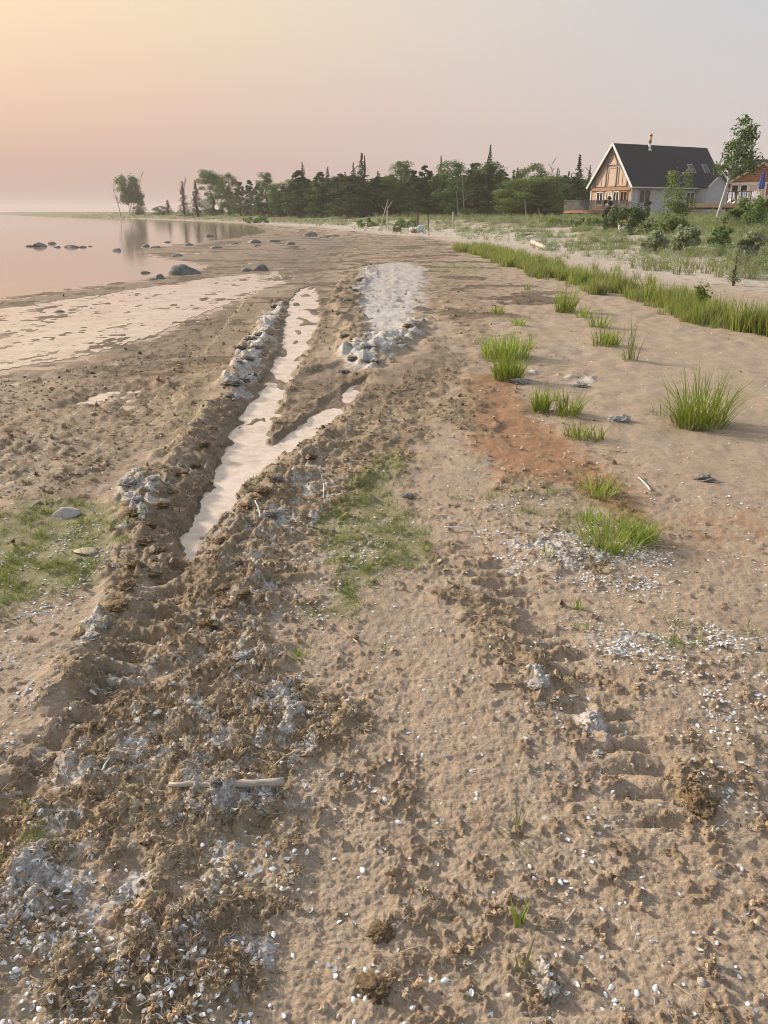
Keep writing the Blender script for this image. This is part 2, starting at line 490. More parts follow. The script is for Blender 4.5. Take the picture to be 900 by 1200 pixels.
def mesh_np(name, V, F, smooth=False):
    V = np.ascontiguousarray(V, dtype=np.float32)
    F = np.ascontiguousarray(F, dtype=np.int32)
    me = bpy.data.meshes.new(name)
    k = F.shape[1]
    me.vertices.add(len(V))
    me.vertices.foreach_set('co', V.ravel())
    me.loops.add(F.size)
    me.loops.foreach_set('vertex_index', F.ravel())
    me.polygons.add(len(F))
    me.polygons.foreach_set('loop_start', np.arange(0, F.size, k, dtype=np.int32))
    me.polygons.foreach_set('loop_total', np.full(len(F), k, dtype=np.int32))
    if smooth:
        me.polygons.foreach_set('use_smooth', np.ones(len(F), bool))
    me.update(calc_edges=True)
    me.validate()
    return me


class MB:
    """collects simple shapes, builds them as one mesh"""

    def __init__(self):
        self.v, self.f = [], []

    def poly(self, pts, faces):
        b = len(self.v)
        self.v += [tuple(p) for p in pts]
        self.f += [tuple(b + i for i in f) for f in faces]
        return self

    def box(self, c, s, M=None):
        cx, cy, cz = c
        hx, hy, hz = s[0] / 2, s[1] / 2, s[2] / 2
        p = [Vector((cx + a * hx, cy + b * hy, cz + d * hz)) for d in (-1, 1) for b in (-1, 1) for a in (-1, 1)]
        if M is not None:
            p = [M @ q for q in p]
        return self.poly(p, [(0, 2, 3, 1), (4, 5, 7, 6), (0, 1, 5, 4), (2, 6, 7, 3), (0, 4, 6, 2), (1, 3, 7, 5)])

    def bar(self, a, b, w, h, up=(0, 0, 1)):
        a, b = Vector(a), Vector(b)
        d = (b - a).normalized()
        u = Vector(up)
        if abs(d.dot(u)) > .98:
            u = Vector((1, 0, 0))
        s = d.cross(u).normalized()
        u = s.cross(d)
        p = []
        for q in (a, b):
            for i, j in ((-1, -1), (1, -1), (1, 1), (-1, 1)):
                p.append(q + s * (i * w / 2) + u * (j * h / 2))
        return self.poly(p, [(3, 2, 1, 0), (4, 5, 6, 7), (0, 1, 5, 4), (1, 2, 6, 5), (2, 3, 7, 6), (3, 0, 4, 7)])

    def tube(self, pts, rad, n=6, cap=True):
        pts = [Vector(p) for p in pts]
        b = len(self.v)
        ref = Vector((.31, .17, .93))
        for i, p in enumerate(pts):
            d = (pts[min(i + 1, len(pts) - 1)] - pts[max(i - 1, 0)]).normalized()
            if abs(d.dot(ref)) > .95:
                ref = Vector((.9, .3, .1))
            s = d.cross(ref).normalized()
            u = s.cross(d)
            r = rad[i] if hasattr(rad, '__len__') else rad
            for k in range(n):
                a = 2 * math.pi * k / n
                self.v.append(tuple(p + s * (math.cos(a) * r) + u * (math.sin(a) * r)))
        for i in range(len(pts) - 1):
            for k in range(n):
                k2 = (k + 1) % n
                self.f.append((b + i * n + k, b + i * n + k2, b + (i + 1) * n + k2, b + (i + 1) * n + k))
        if cap:
            self.f.append(tuple(b + k for k in range(n))[::-1])
            self.f.append(tuple(b + (len(pts) - 1) * n + k for k in range(n)))
        return self

    def mesh(self, name, smooth=False):
        me = bpy.data.meshes.new(name)
        me.from_pydata(self.v, [], self.f)
        if smooth:
            me.polygons.foreach_set('use_smooth', np.ones(len(me.polygons), bool))
        me.update()
        return me

    def build(self, name, mat, parent=None, smooth=False):
        return link(name, self.mesh(name, smooth), mat, parent)


# ------------------------------------------------------------------ material helpers
class NT:
    def __init__(self, name):
        self.m = bpy.data.materials.new(name)
        self.m.use_nodes = True
        self.t = self.m.node_tree
        self.t.nodes.clear()
        self.out = self.n('ShaderNodeOutputMaterial')

    def n(self, kind, **kw):
        o = self.t.nodes.new(kind)
        for k, v in kw.items():
            setattr(o, k, v)
        return o

    def put(self, sock, v):
        if isinstance(v, bpy.types.NodeSocket):
            self.t.links.new(v, sock)
        elif isinstance(v, (tuple, list)):
            sock.default_value = tuple(v) + ((1,) if len(v) == 3 and len(sock.default_value) == 4 else ())
        else:
            sock.default_value = v

    def noise(self, scale, detail=4, rough=.6, vec=None, dist=0.0, out=0):
        o = self.n('ShaderNodeTexNoise')
        self.put(o.inputs['Scale'], scale)
        self.put(o.inputs['Detail'], detail)
        self.put(o.inputs['Roughness'], rough)
        self.put(o.inputs['Distortion'], dist)
        if vec is not None:
            self.put(o.inputs['Vector'], vec)
        return o.outputs[out]

    def ramp(self, fac, stops, interp='LINEAR'):
        o = self.n('ShaderNodeValToRGB')
        ramp_set(o, stops, interp)
        self.put(o.inputs[0], fac)
        return o.outputs[0]

    def mix(self, fac, a, b, blend='MIX'):
        o = self.n('ShaderNodeMix', data_type='RGBA', blend_type=blend)
        self.put(o.inputs[0], fac)
        self.put(o.inputs[6], a)
        self.put(o.inputs[7], b)
        return o.outputs[2]

    def math(self, op, a, b=0.0, c=0.0):
        o = self.n('ShaderNodeMath', operation=op)
        self.put(o.inputs[0], a)
        self.put(o.inputs[1], b)
        self.put(o.inputs[2], c)
        return o.outputs[0]

    def step(self, v, a, b):
        o = self.n('ShaderNodeMapRange')
        o.interpolation_type = 'SMOOTHSTEP'
        self.put(o.inputs[0], v)
        o.inputs[1].default_value = a
        o.inputs[2].default_value = b
        return o.outputs[0]

    def pos(self):
        return self.n('ShaderNodeNewGeometry').outputs['Position']

    def obj(self):
        return self.n('ShaderNodeTexCoord').outputs['Object']

    def rnd(self):
        return self.n('ShaderNodeObjectInfo').outputs['Random']

    def bump(self, h, strength=.5, dist=.01, normal=None):
        o = self.n('ShaderNodeBump')
        self.put(o.inputs['Height'], h)
        o.inputs['Strength'].default_value = strength
        o.inputs['Distance'].default_value = dist
        if normal is not None:
            self.put(o.inputs['Normal'], normal)
        return o.outputs[0]

    def bsdf(self, col, rough=.8, normal=None, spec=.5, metal=0.0, trans=0.0, ior=1.45):
        o = self.n('ShaderNodeBsdfPrincipled')
        self.put(o.inputs['Base Color'], col)
        self.put(o.inputs['Roughness'], rough)
        self.put(o.inputs['Specular IOR Level'], spec)
        self.put(o.inputs['Metallic'], metal)
        self.put(o.inputs['IOR'], ior)
        self.put(o.inputs['Transmission Weight'], trans)
        if normal is not None:
            self.put(o.inputs['Normal'], normal)
        return o.outputs[0]

    def done(self, sh):
        self.t.links.new(sh, self.out.inputs[0])
        return self.m


def M_plain(name, c1, c2=None, scale=8.0, rough=.8, bump=.3, bdist=.01, spec=.4, metal=0.0, stretch=None, var=0.0):
    """painted / grained surface: two tones through noise, slight relief"""
    t = NT(name)
    v = t.obj()
    if stretch:
        mp = t.n('ShaderNodeMapping')
        t.put(mp.inputs['Vector'], v)
        mp.inputs['Scale'].default_value = stretch
        v = mp.outputs[0]
    n = t.noise(scale, 6, .65, v)
    c = t.ramp(n, [(.3, c1), (.7, c2 or c1)])
    if var:
        r = t.rnd()
        hsv = t.n('ShaderNodeHueSaturation')
        t.put(hsv.inputs['Color'], c)
        t.put(hsv.inputs['Value'], t.math('MULTIPLY_ADD', r, 2 * var, 1 - var))
        c = hsv.outputs[0]
    nb = t.bump(n, bump, bdist) if bump else None
    return t.done(t.bsdf(c, rough, nb, spec, metal))


def M_leaf(name, dark, light, tr=.3, hue=.03, rough=.55, scale=1.2):
    t = NT(name)
    n = t.noise(scale, 3, .6, t.obj())
    r = t.rnd()
    f = t.math('ADD', t.math('MULTIPLY', n, .8), t.math('MULTIPLY', r, .35))
    c = t.ramp(f, [(.3, dark), (.8, light)])
    hsv = t.n('ShaderNodeHueSaturation')
    t.put(hsv.inputs['Color'], c)
    t.put(hsv.inputs['Hue'], t.math('MULTIPLY_ADD', r, hue, .5 - hue / 2))
    c = hsv.outputs[0]
    p = t.bsdf(c, rough, None, .25)
    tl = t.n('ShaderNodeBsdfTranslucent')
    t.put(tl.inputs[0], t.mix(.4, c, (light[0] * 1.3, light[1] * 1.4, light[2] * .8)))
    ms = t.n('ShaderNodeMixShader')
    ms.inputs[0].default_value = tr
    t.t.links.new(p, ms.inputs[1])
    t.t.links.new(tl.outputs[0], ms.inputs[2])
    return t.done(ms.outputs[0])


# ------------------------------------------------------------------ beach
def make_ground_material():
    t = NT('beach_cover')
    P = t.pos()
    a = t.n('ShaderNodeVertexColor', layer_name='cover_a')
    b = t.n('ShaderNodeVertexColor', layer_name='cover_b')
    sa = t.n('ShaderNodeSeparateColor')
    sb = t.n('ShaderNodeSeparateColor')
    t.t.links.new(a.outputs[0], sa.inputs[0])
    t.t.links.new(b.outputs[0], sb.inputs[0])
    muck, white, green, rust = sa.outputs[0], sa.outputs[1], sa.outputs[2], a.outputs[1]
    wet, crumb, pale, veg = sb.outputs[0], sb.outputs[1], sb.outputs[2], b.outputs[1]
    nF = t.noise(160, 5, .7, P)
    nM = t.noise(42, 6, .7, P, .4)
    nC = t.noise(9, 5, .6, P)
    nB = t.noise(1.6, 4, .6, P)
    jit = lambda w, n, amp, lo, hi: t.step(t.math('ADD', w, t.math('MULTIPLY', t.math('SUBTRACT', n, .5), amp)), lo, hi)
    sand = t.ramp(nF, [(.25, (.22, .168, .120)), (.45, (.365, .29, .213)), (.6, (.42, .34, .258)), (.78, (.53, .44, .345))])
    sand = t.mix(t.math('MULTIPLY', t.step(nB, .35, .7), .6), sand, t.mix(.5, sand, (.40, .28, .18)))
    sand = t.mix(t.math('MULTIPLY', t.step(nC, .45, .7), .35), sand, (.25, .17, .105))
    # specks of litter and grit
    def specks(scale, size, lo):
        v = t.n('ShaderNodeTexVoronoi')
        t.put(v.inputs['Vector'], P)
        v.inputs['Scale'].default_value = scale
        s3 = t.n('ShaderNodeSeparateColor')
        t.t.links.new(v.outputs['Color'], s3.inputs[0])
        return t.math('MULTIPLY', t.step(v.outputs['Distance'], size, size * .6), t.math('GREATER_THAN', s3.outputs[0], lo)), s3.outputs[1]
    for sc_, sz_, lo_ in ((9, .16, .74), (24, .24, .72), (70, .30, .66), (150, .34, .60)):
        m_, r_ = specks(sc_, sz_, lo_)
        sand = t.mix(t.math('MULTIPLY', m_, .75), sand, t.ramp(r_, [(.0, (.085, .055, .032)), (.4, (.19, .125, .075)), (.6, (.30, .215, .14)), (.8, (.56, .49, .40)), (1.0, (.70, .67, .62))]))
    palec = t.ramp(nF, [(.3, (.36, .31, .25)), (.7, (.56, .50, .43))])
    col = t.mix(pale, sand, palec)
    rustc = t.ramp(nM, [(.3, (.26, .115, .045)), (.7, (.46, .235, .11))])
    col = t.mix(t.math('MULTIPLY', jit(rust, nC, 1.1, .2, .9), .66), col, rustc)
    muckc = t.ramp(nM, [(.28, (.11, .083, .05)), (.40, (.26, .198, .125)), (.54, (.40, .318, .215)), (.75, (.54, .455, .34))])
    muckc = t.mix(t.step(nC, .4, .75), muckc, t.mix(.4, muckc, (.25, .155, .08)))
    nD = t.noise(3.2, 5, .65, P, .5)
    muckc = t.mix(t.math('MULTIPLY', t.step(nD, .38, .66), .55), muckc, t.mix(.6, muckc, (.10, .07, .036)))
    muckc = t.mix(t.math('MULTIPLY', t.step(t.noise(.9, 4, .6, P), .4, .65), .35), muckc, (.13, .10, .05))
    col = t.mix(jit(muck, nC, .5, .25, .6), col, muckc)
    col = t.mix(t.math('MULTIPLY', jit(rust, nC, .9, .35, .9), .45), col, t.mix(.5, rustc, (.16, .075, .035)))
    cc = t.n('ShaderNodeVertexColor', layer_name='cover_c')
    sc_c = t.n('ShaderNodeSeparateColor')
    t.t.links.new(cc.outputs[0], sc_c.inputs[0])
    col = t.mix(t.math('MULTIPLY', jit(sc_c.outputs[0], nC, .7, .3, .75), .8), col, t.ramp(nM, [(.3, (.05, .036, .02)), (.7, (.15, .11, .065))]))
    crc = t.ramp(nM, [(.3, (.13, .088, .05)), (.55, (.28, .20, .125)), (.75, (.40, .30, .20))])
    col = t.mix(t.math('MULTIPLY', crumb, .72), col, crc)
    gr = t.ramp(nM, [(.3, (.08, .10, .025)), (.55, (.165, .195, .05)), (.75, (.27, .275, .10))])
    gm = t.math('ADD', jit(green, nM, 1.2, .35, .8), t.math('MULTIPLY', t.math('SUBTRACT', nC, .55), 2.2))
    col = t.mix(t.math('MULTIPLY', t.step(gm, .1, .9), t.math('MULTIPLY', t.step(green, .02, .3), .6)), col, gr)
    nW = t.noise(75, 6, .75, P, .6)
    wc = t.ramp(nW, [(.25, (.16, .12, .085)), (.42, (.38, .345, .305)), (.56, (.58, .56, .53)), (.75, (.74, .725, .70))])
    nW2 = t.noise(115, 4, .7, P, .8)
    wmask = t.math('ADD', t.math('MULTIPLY', t.math('SUBTRACT', nM, .5), .8), t.math('MULTIPLY', t.math('SUBTRACT', nW2, .5), 1.1))
    wmask = t.math('ADD', wmask, t.math('MULTIPLY', t.math('SUBTRACT', nC, .5), 1.5))
    wmask = t.math('ADD', wmask, t.math('MULTIPLY', t.math('SUBTRACT', nD, .5), .9))
    col = t.mix(t.step(t.math('ADD', white, wmask), .36, .62), col, wc)
    vg = t.ramp(nC, [(.3, (.06, .075, .03)), (.7, (.17, .18, .09))])
    col = t.mix(t.math('MULTIPLY', veg, .8), col, vg)
    wetc = t.mix(1.0, col, (.52, .47, .43), 'MULTIPLY')
    col = t.mix(t.math('MULTIPLY', wet, .85), col, wetc)
    rough = t.math('SUBTRACT', .92, t.math('MULTIPLY', wet, .5))
    h = t.math('ADD', t.math('MULTIPLY', nM, 1.0), t.math('MULTIPLY', nF, .5))
    nb = t.bump(h, .7, .014)
    return t.done(t.bsdf(col, rough, nb, .35))


def build_ground():
    rows = [0.85]
    while rows[-1] < 1500:
        rows.append(rows[-1] + float(row_step(np.array(rows[-1]))))
    rows = np.concatenate([[-6, -3, -1.2, 0, .5], rows])
    nc = 820
    sgrid = np.linspace(-1, 1, nc)
    u = .6 * sgrid + .4 * sgrid ** 5
    Yg, Ug = np.meshgrid(rows, u, indexing='ij')
    Xg = Ug * (_hx(Yg) + np.where(Yg < .85, (0.85 - Yg) * 1.2, 0))
    T = terrain(Xg.ravel(), Yg.ravel())
    V = np.stack([Xg.ravel(), Yg.ravel(), T['z']], 1)
    nr = len(rows)
    idx = np.arange(nr * nc).reshape(nr, nc)
    F = np.stack([idx[:-1, :-1].ravel(), idx[:-1, 1:].ravel(), idx[1:, 1:].ravel(), idx[1:, :-1].ravel()], 1)
    me = mesh_np('beach_ground', V, F, True)
    for nm, ch in (('cover_a', ('muck', 'white', 'green', 'rust')), ('cover_b', ('wet', 'crumb', 'pale', 'veg')), ('cover_c', ('strk', 'shell', 'smooth', 'one'))):
        at_ = me.color_attributes.new(nm, 'FLOAT_COLOR', 'POINT')
        at_.data.foreach_set('color', np.stack([T[c] for c in ch], 1).astype(np.float32).ravel())
    o = link('beach_ground', me, make_ground_material())
    tag(o, 'sandy beach churned with brown algae and wheel ruts', 'ground', kind='structure')
    print('ground', nr, nc, nr * nc)
    return o


build_ground()


def water_material(name, base, rough, sc, bd, bs=.25, spec=.5):
    t = NT(name)
    mp = t.n('ShaderNodeMapping')
    t.put(mp.inputs['Vector'], t.pos())
    mp.inputs['Scale'].default_value = (sc, sc * .45, sc)
    n = t.noise(1.0, 3, .5, mp.outputs[0])
    nb = t.bump(n, bs, bd)
    dk = tuple(v * .55 for v in base[0])
    n5 = t.math('ADD', t.math('MULTIPLY', t.noise(2.5, 5, .65, t.pos()), .5), t.math('MULTIPLY', t.noise(14, 5, .7, t.pos()), .5))
    c = t.ramp(n5, [(.32, dk), (.42, base[0]), (.56, base[1])])
    return t.done(t.bsdf(c, rough, nb, spec, ior=1.33))


def build_water():
    V = [(-1850, 7, ZL), (-1.2, 7, ZL), (-1.2, 60, ZL), (-9, 135, ZL), (-300, 1499, ZL), (-1850, 1499, ZL), (-20, 3.5, ZL), (-1.2, 3.2, ZL)]
    me = bpy.data.meshes.new('lake')
    me.from_pydata(V, [], [(0, 6, 7, 1, 2, 3, 4, 5)])
    o = link('lake', me, water_material('lake_water', ((.30, .225, .175), (.36, .275, .215)), .07, 3.0, .02, .14))  # base colour lightened to stand in for sky mirrored by ripples
    tag(o, 'calm lake reflecting the pink evening sky', 'lake', kind='structure')
    # puddle standing in the rut: cells that cover the outline and a margin under the banks
    lo, hi = TRENCH.min(0) - .25, TRENCH.max(0) + .25
    nx, ny = 60, 160
    gx = np.linspace(lo[0], hi[0], nx)
    gy = np.linspace(lo[1], hi[1], ny)
    X, Y = np.meshgrid(gx, gy)
    d = sdf(TRENCH, X.ravel(), Y.ravel(), 2.0).reshape(ny, nx)
    keep = (d[:-1, :-1] > -.14) | (d[1:, 1:] > -.14) | (d[1:, :-1] > -.14) | (d[:-1, 1:] > -.14)
    idx = np.arange(nx * ny).reshape(ny, nx)
    F = np.stack([idx[:-1, :-1][keep], idx[:-1, 1:][keep], idx[1:, 1:][keep], idx[1:, :-1][keep]], 1)
    used, inv = np.unique(F, return_inverse=True)
    V = np.stack([X.ravel()[used], Y.ravel()[used], np.full(len(used), ZW)], 1)
    o = link('rut_puddle', mesh_np('rut_puddle', V, inv.reshape(F.shape)),
             water_material('silty_water', ((.52, .43, .36), (.68, .58, .50)), .07, 22, .006, .25))  # base mixes milky silt with the water's pink shine, painted in
    tag(o, 'long shallow puddle of milky water standing in the wheel rut', 'puddle', kind='structure')


def shore_pool():
    lo, hi = POOL.min(0) - .6, POOL.max(0) + .6
    lo[0] = max(lo[0], -22)
    nx, ny = 120, 160
    X, Y = np.meshgrid(np.linspace(lo[0], hi[0], nx), np.linspace(lo[1], hi[1], ny))
    d = sdf(POOL, X.ravel(), Y.ravel(), 3.0).reshape(ny, nx)
    keep = (d[:-1, :-1] > -.05) & (d[1:, 1:] > -.05)
    idx = np.arange(nx * ny).reshape(ny, nx)
    F = np.stack([idx[:-1, :-1][keep], idx[:-1, 1:][keep], idx[1:, 1:][keep], idx[1:, :-1][keep]], 1)
    used, inv = np.unique(F, return_inverse=True)
    V = np.stack([X.ravel()[used], Y.ravel()[used], np.full(len(used), ZL + .004)], 1)
    o = link('shore_pool', mesh_np('shore_pool', V, inv.reshape(F.shape)),
             water_material('pool_water', ((.42, .34, .27), (.60, .51, .43)), .12, 14, .006, .2))  # pale base: silt, plus the sky's sheen put into the colour
    tag(o, 'pale shallow pool of silty water along the shore at left', 'pool', kind='structure')


def mud_puddles():
    for P, lv in PUDS:
        c = P.mean(0)
        q = c + (P - c) * 1.12
        me = bpy.data.meshes.new('mud_puddle')
        me.from_pydata([(p[0], p[1], lv) for p in q], [], [tuple(range(len(q)))])
        o = link('mud_puddle', me, water_material('puddle_water_%d' % len(P), ((.42, .34, .27), (.62, .53, .45)), .10, 14, .006, .2))
        tag(o, 'small pale puddle on the brown algae mat at left', 'puddle', kind='structure')


build_water()
shore_pool()
mud_puddles()

# ------------------------------------------------------------------ scattering (uncountable cover only)
def scatter(name, pts, rot, scl, pick, protos, label, cat):
    me = bpy.data.meshes.new(name)
    n = len(pts)
    me.vertices.add(n)
    me.vertices.foreach_set('co', np.asarray(pts, np.float32).ravel())
    for nm, ty, key, arr in (('turn', 'FLOAT_VECTOR', 'vector', rot), ('size', 'FLOAT_VECTOR', 'vector', scl)):
        a = me.attributes.new(nm, ty, 'POINT')
        a.data.foreach_set(key, np.asarray(arr, np.float32).ravel())
    a = me.attributes.new('pick', 'INT', 'POINT')
    a.data.foreach_set('value', np.asarray(pick, np.int32))
    o = link(name, me)
    c = bpy.data.collections.new(name + '_kinds')
    for i, p in enumerate(protos):
        q = bpy.data.objects.new('%s_kind_%02d' % (name, i), p)
        c.objects.link(q)
    ng = bpy.data.node_groups.new(name + '_spread', 'GeometryNodeTree')
    ng.interface.new_socket('Geometry', in_out='INPUT', socket_type='NodeSocketGeometry')
    ng.interface.new_socket('Geometry', in_out='OUTPUT', socket_type='NodeSocketGeometry')
    N = ng.nodes.new
    gi, go = N('NodeGroupInput'), N('NodeGroupOutput')
    iop = N('GeometryNodeInstanceOnPoints')
    ci = N('GeometryNodeCollectionInfo')
    ci.inputs['Collection'].default_value = c
    ci.inputs['Separate Children'].default_value = True
    ci.inputs['Reset Children'].default_value = True
    iop.inputs['Pick Instance'].default_value = True

    def named(nm, dt):
        q = N('GeometryNodeInputNamedAttribute')
        q.data_type = dt
        q.inputs['Name'].default_value = nm
        return q.outputs['Attribute']
    e2r = N('FunctionNodeEulerToRotation')
    L = ng.links.new
    L(gi.outputs[0], iop.inputs['Points'])
    L(ci.outputs[0], iop.inputs['Instance'])
    L(named('pick', 'INT'), iop.inputs['Instance Index'])
    L(named('turn', 'FLOAT_VECTOR'), e2r.inputs[0])
    L(e2r.outputs[0], iop.inputs['Rotation'])
    L(named('size', 'FLOAT_VECTOR'), iop.inputs['Scale'])
    L(iop.outputs[0], go.inputs[0])
    md = o.modifiers.new('spread', 'NODES')
    md.node_group = ng
    tag(o, label, cat, kind='stuff')
    return o


def rand_ground(n, y0, y1, spread=.78, pad=.7, power=1.0):
    """points over the beach, denser near the water's edge path the photo looks along"""
    u = rng.random(n)
    y = y0 * (y1 / y0) ** (u ** power)
    x = (rng.random(n) * 2 - 1) * (pad + spread * y)
    return x, y


# --- prototypes -------------------------------------------------------------
def crumb_mesh(seed, flat=.7, sub=2, rough=.45):
    bm = bmesh.new()
    bmesh.ops.create_icosphere(bm, subdivisions=sub, radius=1)
    r = random.Random(seed)
    ph = [r.uniform(0, 9) for _ in range(9)]
    for v in bm.verts:
        c = v.co
        k = 1 + rough * (math.sin(2.3 * c.x + ph[0]) * math.cos(2.7 * c.y + ph[1]) + .6 * math.sin(5.1 * c.z + 4.3 * c.x + ph[2])
                         + .5 * math.sin(7.3 * c.y + ph[3]) * math.sin(6.1 * c.x + ph[4])) + r.uniform(-.14, .14)
        v.co = Vector((c.x * k, c.y * k, c.z * k * flat))
    me = bpy.data.meshes.new('crumb')
    bm.to_mesh(me)
    bm.free()
    return me


def strand_mesh(seed, n=7, length=1.0, w=.05):
    """a wisp of dried weed: a few thin curled threads"""
    r = random.Random(seed)
    m = MB()
    for k in range(n):
        a = r.uniform(0, 6.28)
        p = Vector((r.uniform(-.2, .2), r.uniform(-.2, .2), r.uniform(0, .1)))
        d = Vector((math.cos(a), math.sin(a), r.uniform(.1, .7)))
        pts = []
        for i in range(5):
            pts.append(p.copy())
            p = p + d * (length / 5)
            d = (d + Vector((r.uniform(-.6, .6), r.uniform(-.6, .6), r.uniform(-.7, .2)))).normalized()
            if p.z < .02:
                p.z = .02
                d.z = abs(d.z) * .3
        m.tube(pts, [w, w, w * .9, w * .7, w * .4], 3, False)
    return m.mesh('strand')


def shell_mesh(seed):
    """half of a small mussel shell: a pointed, domed spoon"""
    r = random.Random(seed)
    nu, nv = 9, 4
    V, F = [], []
    up = r.random() < .35
    for i in range(nu):
        t = i / (nu - 1)
        hw = .40 * (math.sin(math.pi * min(t * .93 + .03, 1)) ** .62) * (.72 + .45 * t)
        x = (t - .5) * 1.25
        for j in range(-nv, nv + 1):
            s = j / nv
            yy = hw * s
            zz = .30 * hw / .4 * math.sqrt(max(0, 1 - s * s)) * (.6 + .4 * math.sin(math.pi * t))
            V.append((x, yy + .12 * (t - .5) ** 2, zz if not up else .26 - zz))
    w = 2 * nv + 1
    for i in range(nu - 1):
        for j in range(w - 1):
            F.append((i * w + j, i * w + j + 1, (i + 1) * w + j + 1, (i + 1) * w + j))
    me = bpy.data.meshes.new('mussel_shell')
    me.from_pydata(V, [], F)
    me.polygons.foreach_set('use_smooth', np.ones(len(F), bool))
    me.update()
    return me


def blades_mesh(name, n, h, spread, lean, w, seed, curve=.5, dead=.0, nseg=3):
    """grass: n tapering, bent blades rising from a small base"""
    g = np.random.default_rng(seed)
    V, F = [], []
    for i in range(n):
        a = g.random() * 6.283
        rr = spread * math.sqrt(g.random())
        bx, by = rr * math.cos(a), rr * math.sin(a)
        az = a + g.normal(0, .7)
        hh = h * (.45 + .55 * g.random())
        ln = lean * (.3 + .9 * g.random()) * (.4 + .6 * rr / max(spread, 1e-6)) * 1.3
        sx, sy = -math.sin(az + g.normal(0, .5)), math.cos(az + g.normal(0, .5))
        ww = w * (.7 + .6 * g.random())
        b = len(V)
        for k in range(nseg + 1):
            t = k / nseg
            bend = ln * (t * (1 - curve) + curve * t * t)
            px = bx + math.cos(az) * hh * bend
            py = by + math.sin(az) * hh * bend
            pz = hh * (t - .25 * ln * t * t)
            q = ww * (1 - t ** 1.6) + ww * .08
            V.append((px - sx * q, py - sy * q, pz - .01))
            V.append((px + sx * q, py + sy * q, pz - .01))
        for k in range(nseg):
            F.append((b + 2 * k, b + 2 * k + 1, b + 2 * k + 3, b + 2 * k + 2))
    return mesh_np(name, np.array(V), np.array(F))


# --- materials --------------------------------------------------------------
m_crumb = []
for nm, c1, c2 in (('algae_brown', (.27, .205, .13), (.54, .44, .31)), ('algae_rust', (.30, .20, .11), (.52, .38, .25)),
                   ('algae_dark', (.11, .08, .05), (.28, .21, .13)), ('algae_bleached', (.34, .31, .28), (.66, .65, .64))):
    m_crumb.append(M_plain(nm, c1, c2, 3.0, .95, .3, .002, .15, var=.3))


def shell_material():
    t = NT('shell_white')
    r = t.rnd()
    n = t.noise(4, 3, .5, t.obj())
    c = t.ramp(t.math('ADD', t.math('MULTIPLY', n, .3), t.math('MULTIPLY', r, .7)),
               [(.15, (.50, .38, .27)), (.28, (.72, .68, .62)), (.5, (.84, .84, .84)), (.8, (.78, .83, .90)), (.95, (.66, .63, .58))])
    return t.done(t.bsdf(c, .35, None, .5))


m_shell = shell_material()
m_straw = M_plain('straw', (.30, .24, .15), (.52, .44, .31), 6, .85, 0, var=.25)
m_grass = M_leaf('grass_bright', (.13, .19, .03), (.31, .37, .08), .4, .03, .5, 6.0)
m_grass2 = M_leaf('grass_band', (.13, .165, .035), (.31, .34, .10), .4, .04, .5, 3.0)
m_grass3 = M_leaf('grass_dull', (.12, .145, .055), (.28, .29, .135), .3, .05, .6, 3.0)
m_algrass = M_leaf('sprout_green', (.095, .13, .025), (.24, .28, .07), .3, .03, .6, 6.0)
m_sage = M_leaf('sage_leaf', (.19, .23, .13), (.36, .40, .26), .3, .03, .7, 1.0)
m_bush = M_leaf('bush_leaf', (.09, .14, .04), (.21, .29, .09), .35, .04, .6, 1.0)

crumbs = []
for i in range(8):
    me = crumb_mesh(i, .6 + .1 * (i % 3))
    me.materials.append(m_crumb[(0, 1, 0, 2, 1, 0, 3, 3)[i]])
    crumbs.append(me)
wisps = []
for i in range(6):
    me = strand_mesh(40 + i, 9, 1.0, .035)
    me.materials.append((m_crumb[0], m_crumb[1], m_crumb[2], m_crumb[3], m_straw, m_crumb[3])[i])
    wisps.append(me)
shells = []
for i in range(6):
    me = shell_mesh(i)
    me.materials.append(m_shell)
    shells.append(me)


def rot_flat(n, tilt=.3):
    return np.stack([rng.normal(0, tilt, n), rng.normal(0, tilt, n), rng.random(n) * 6.283], 1)


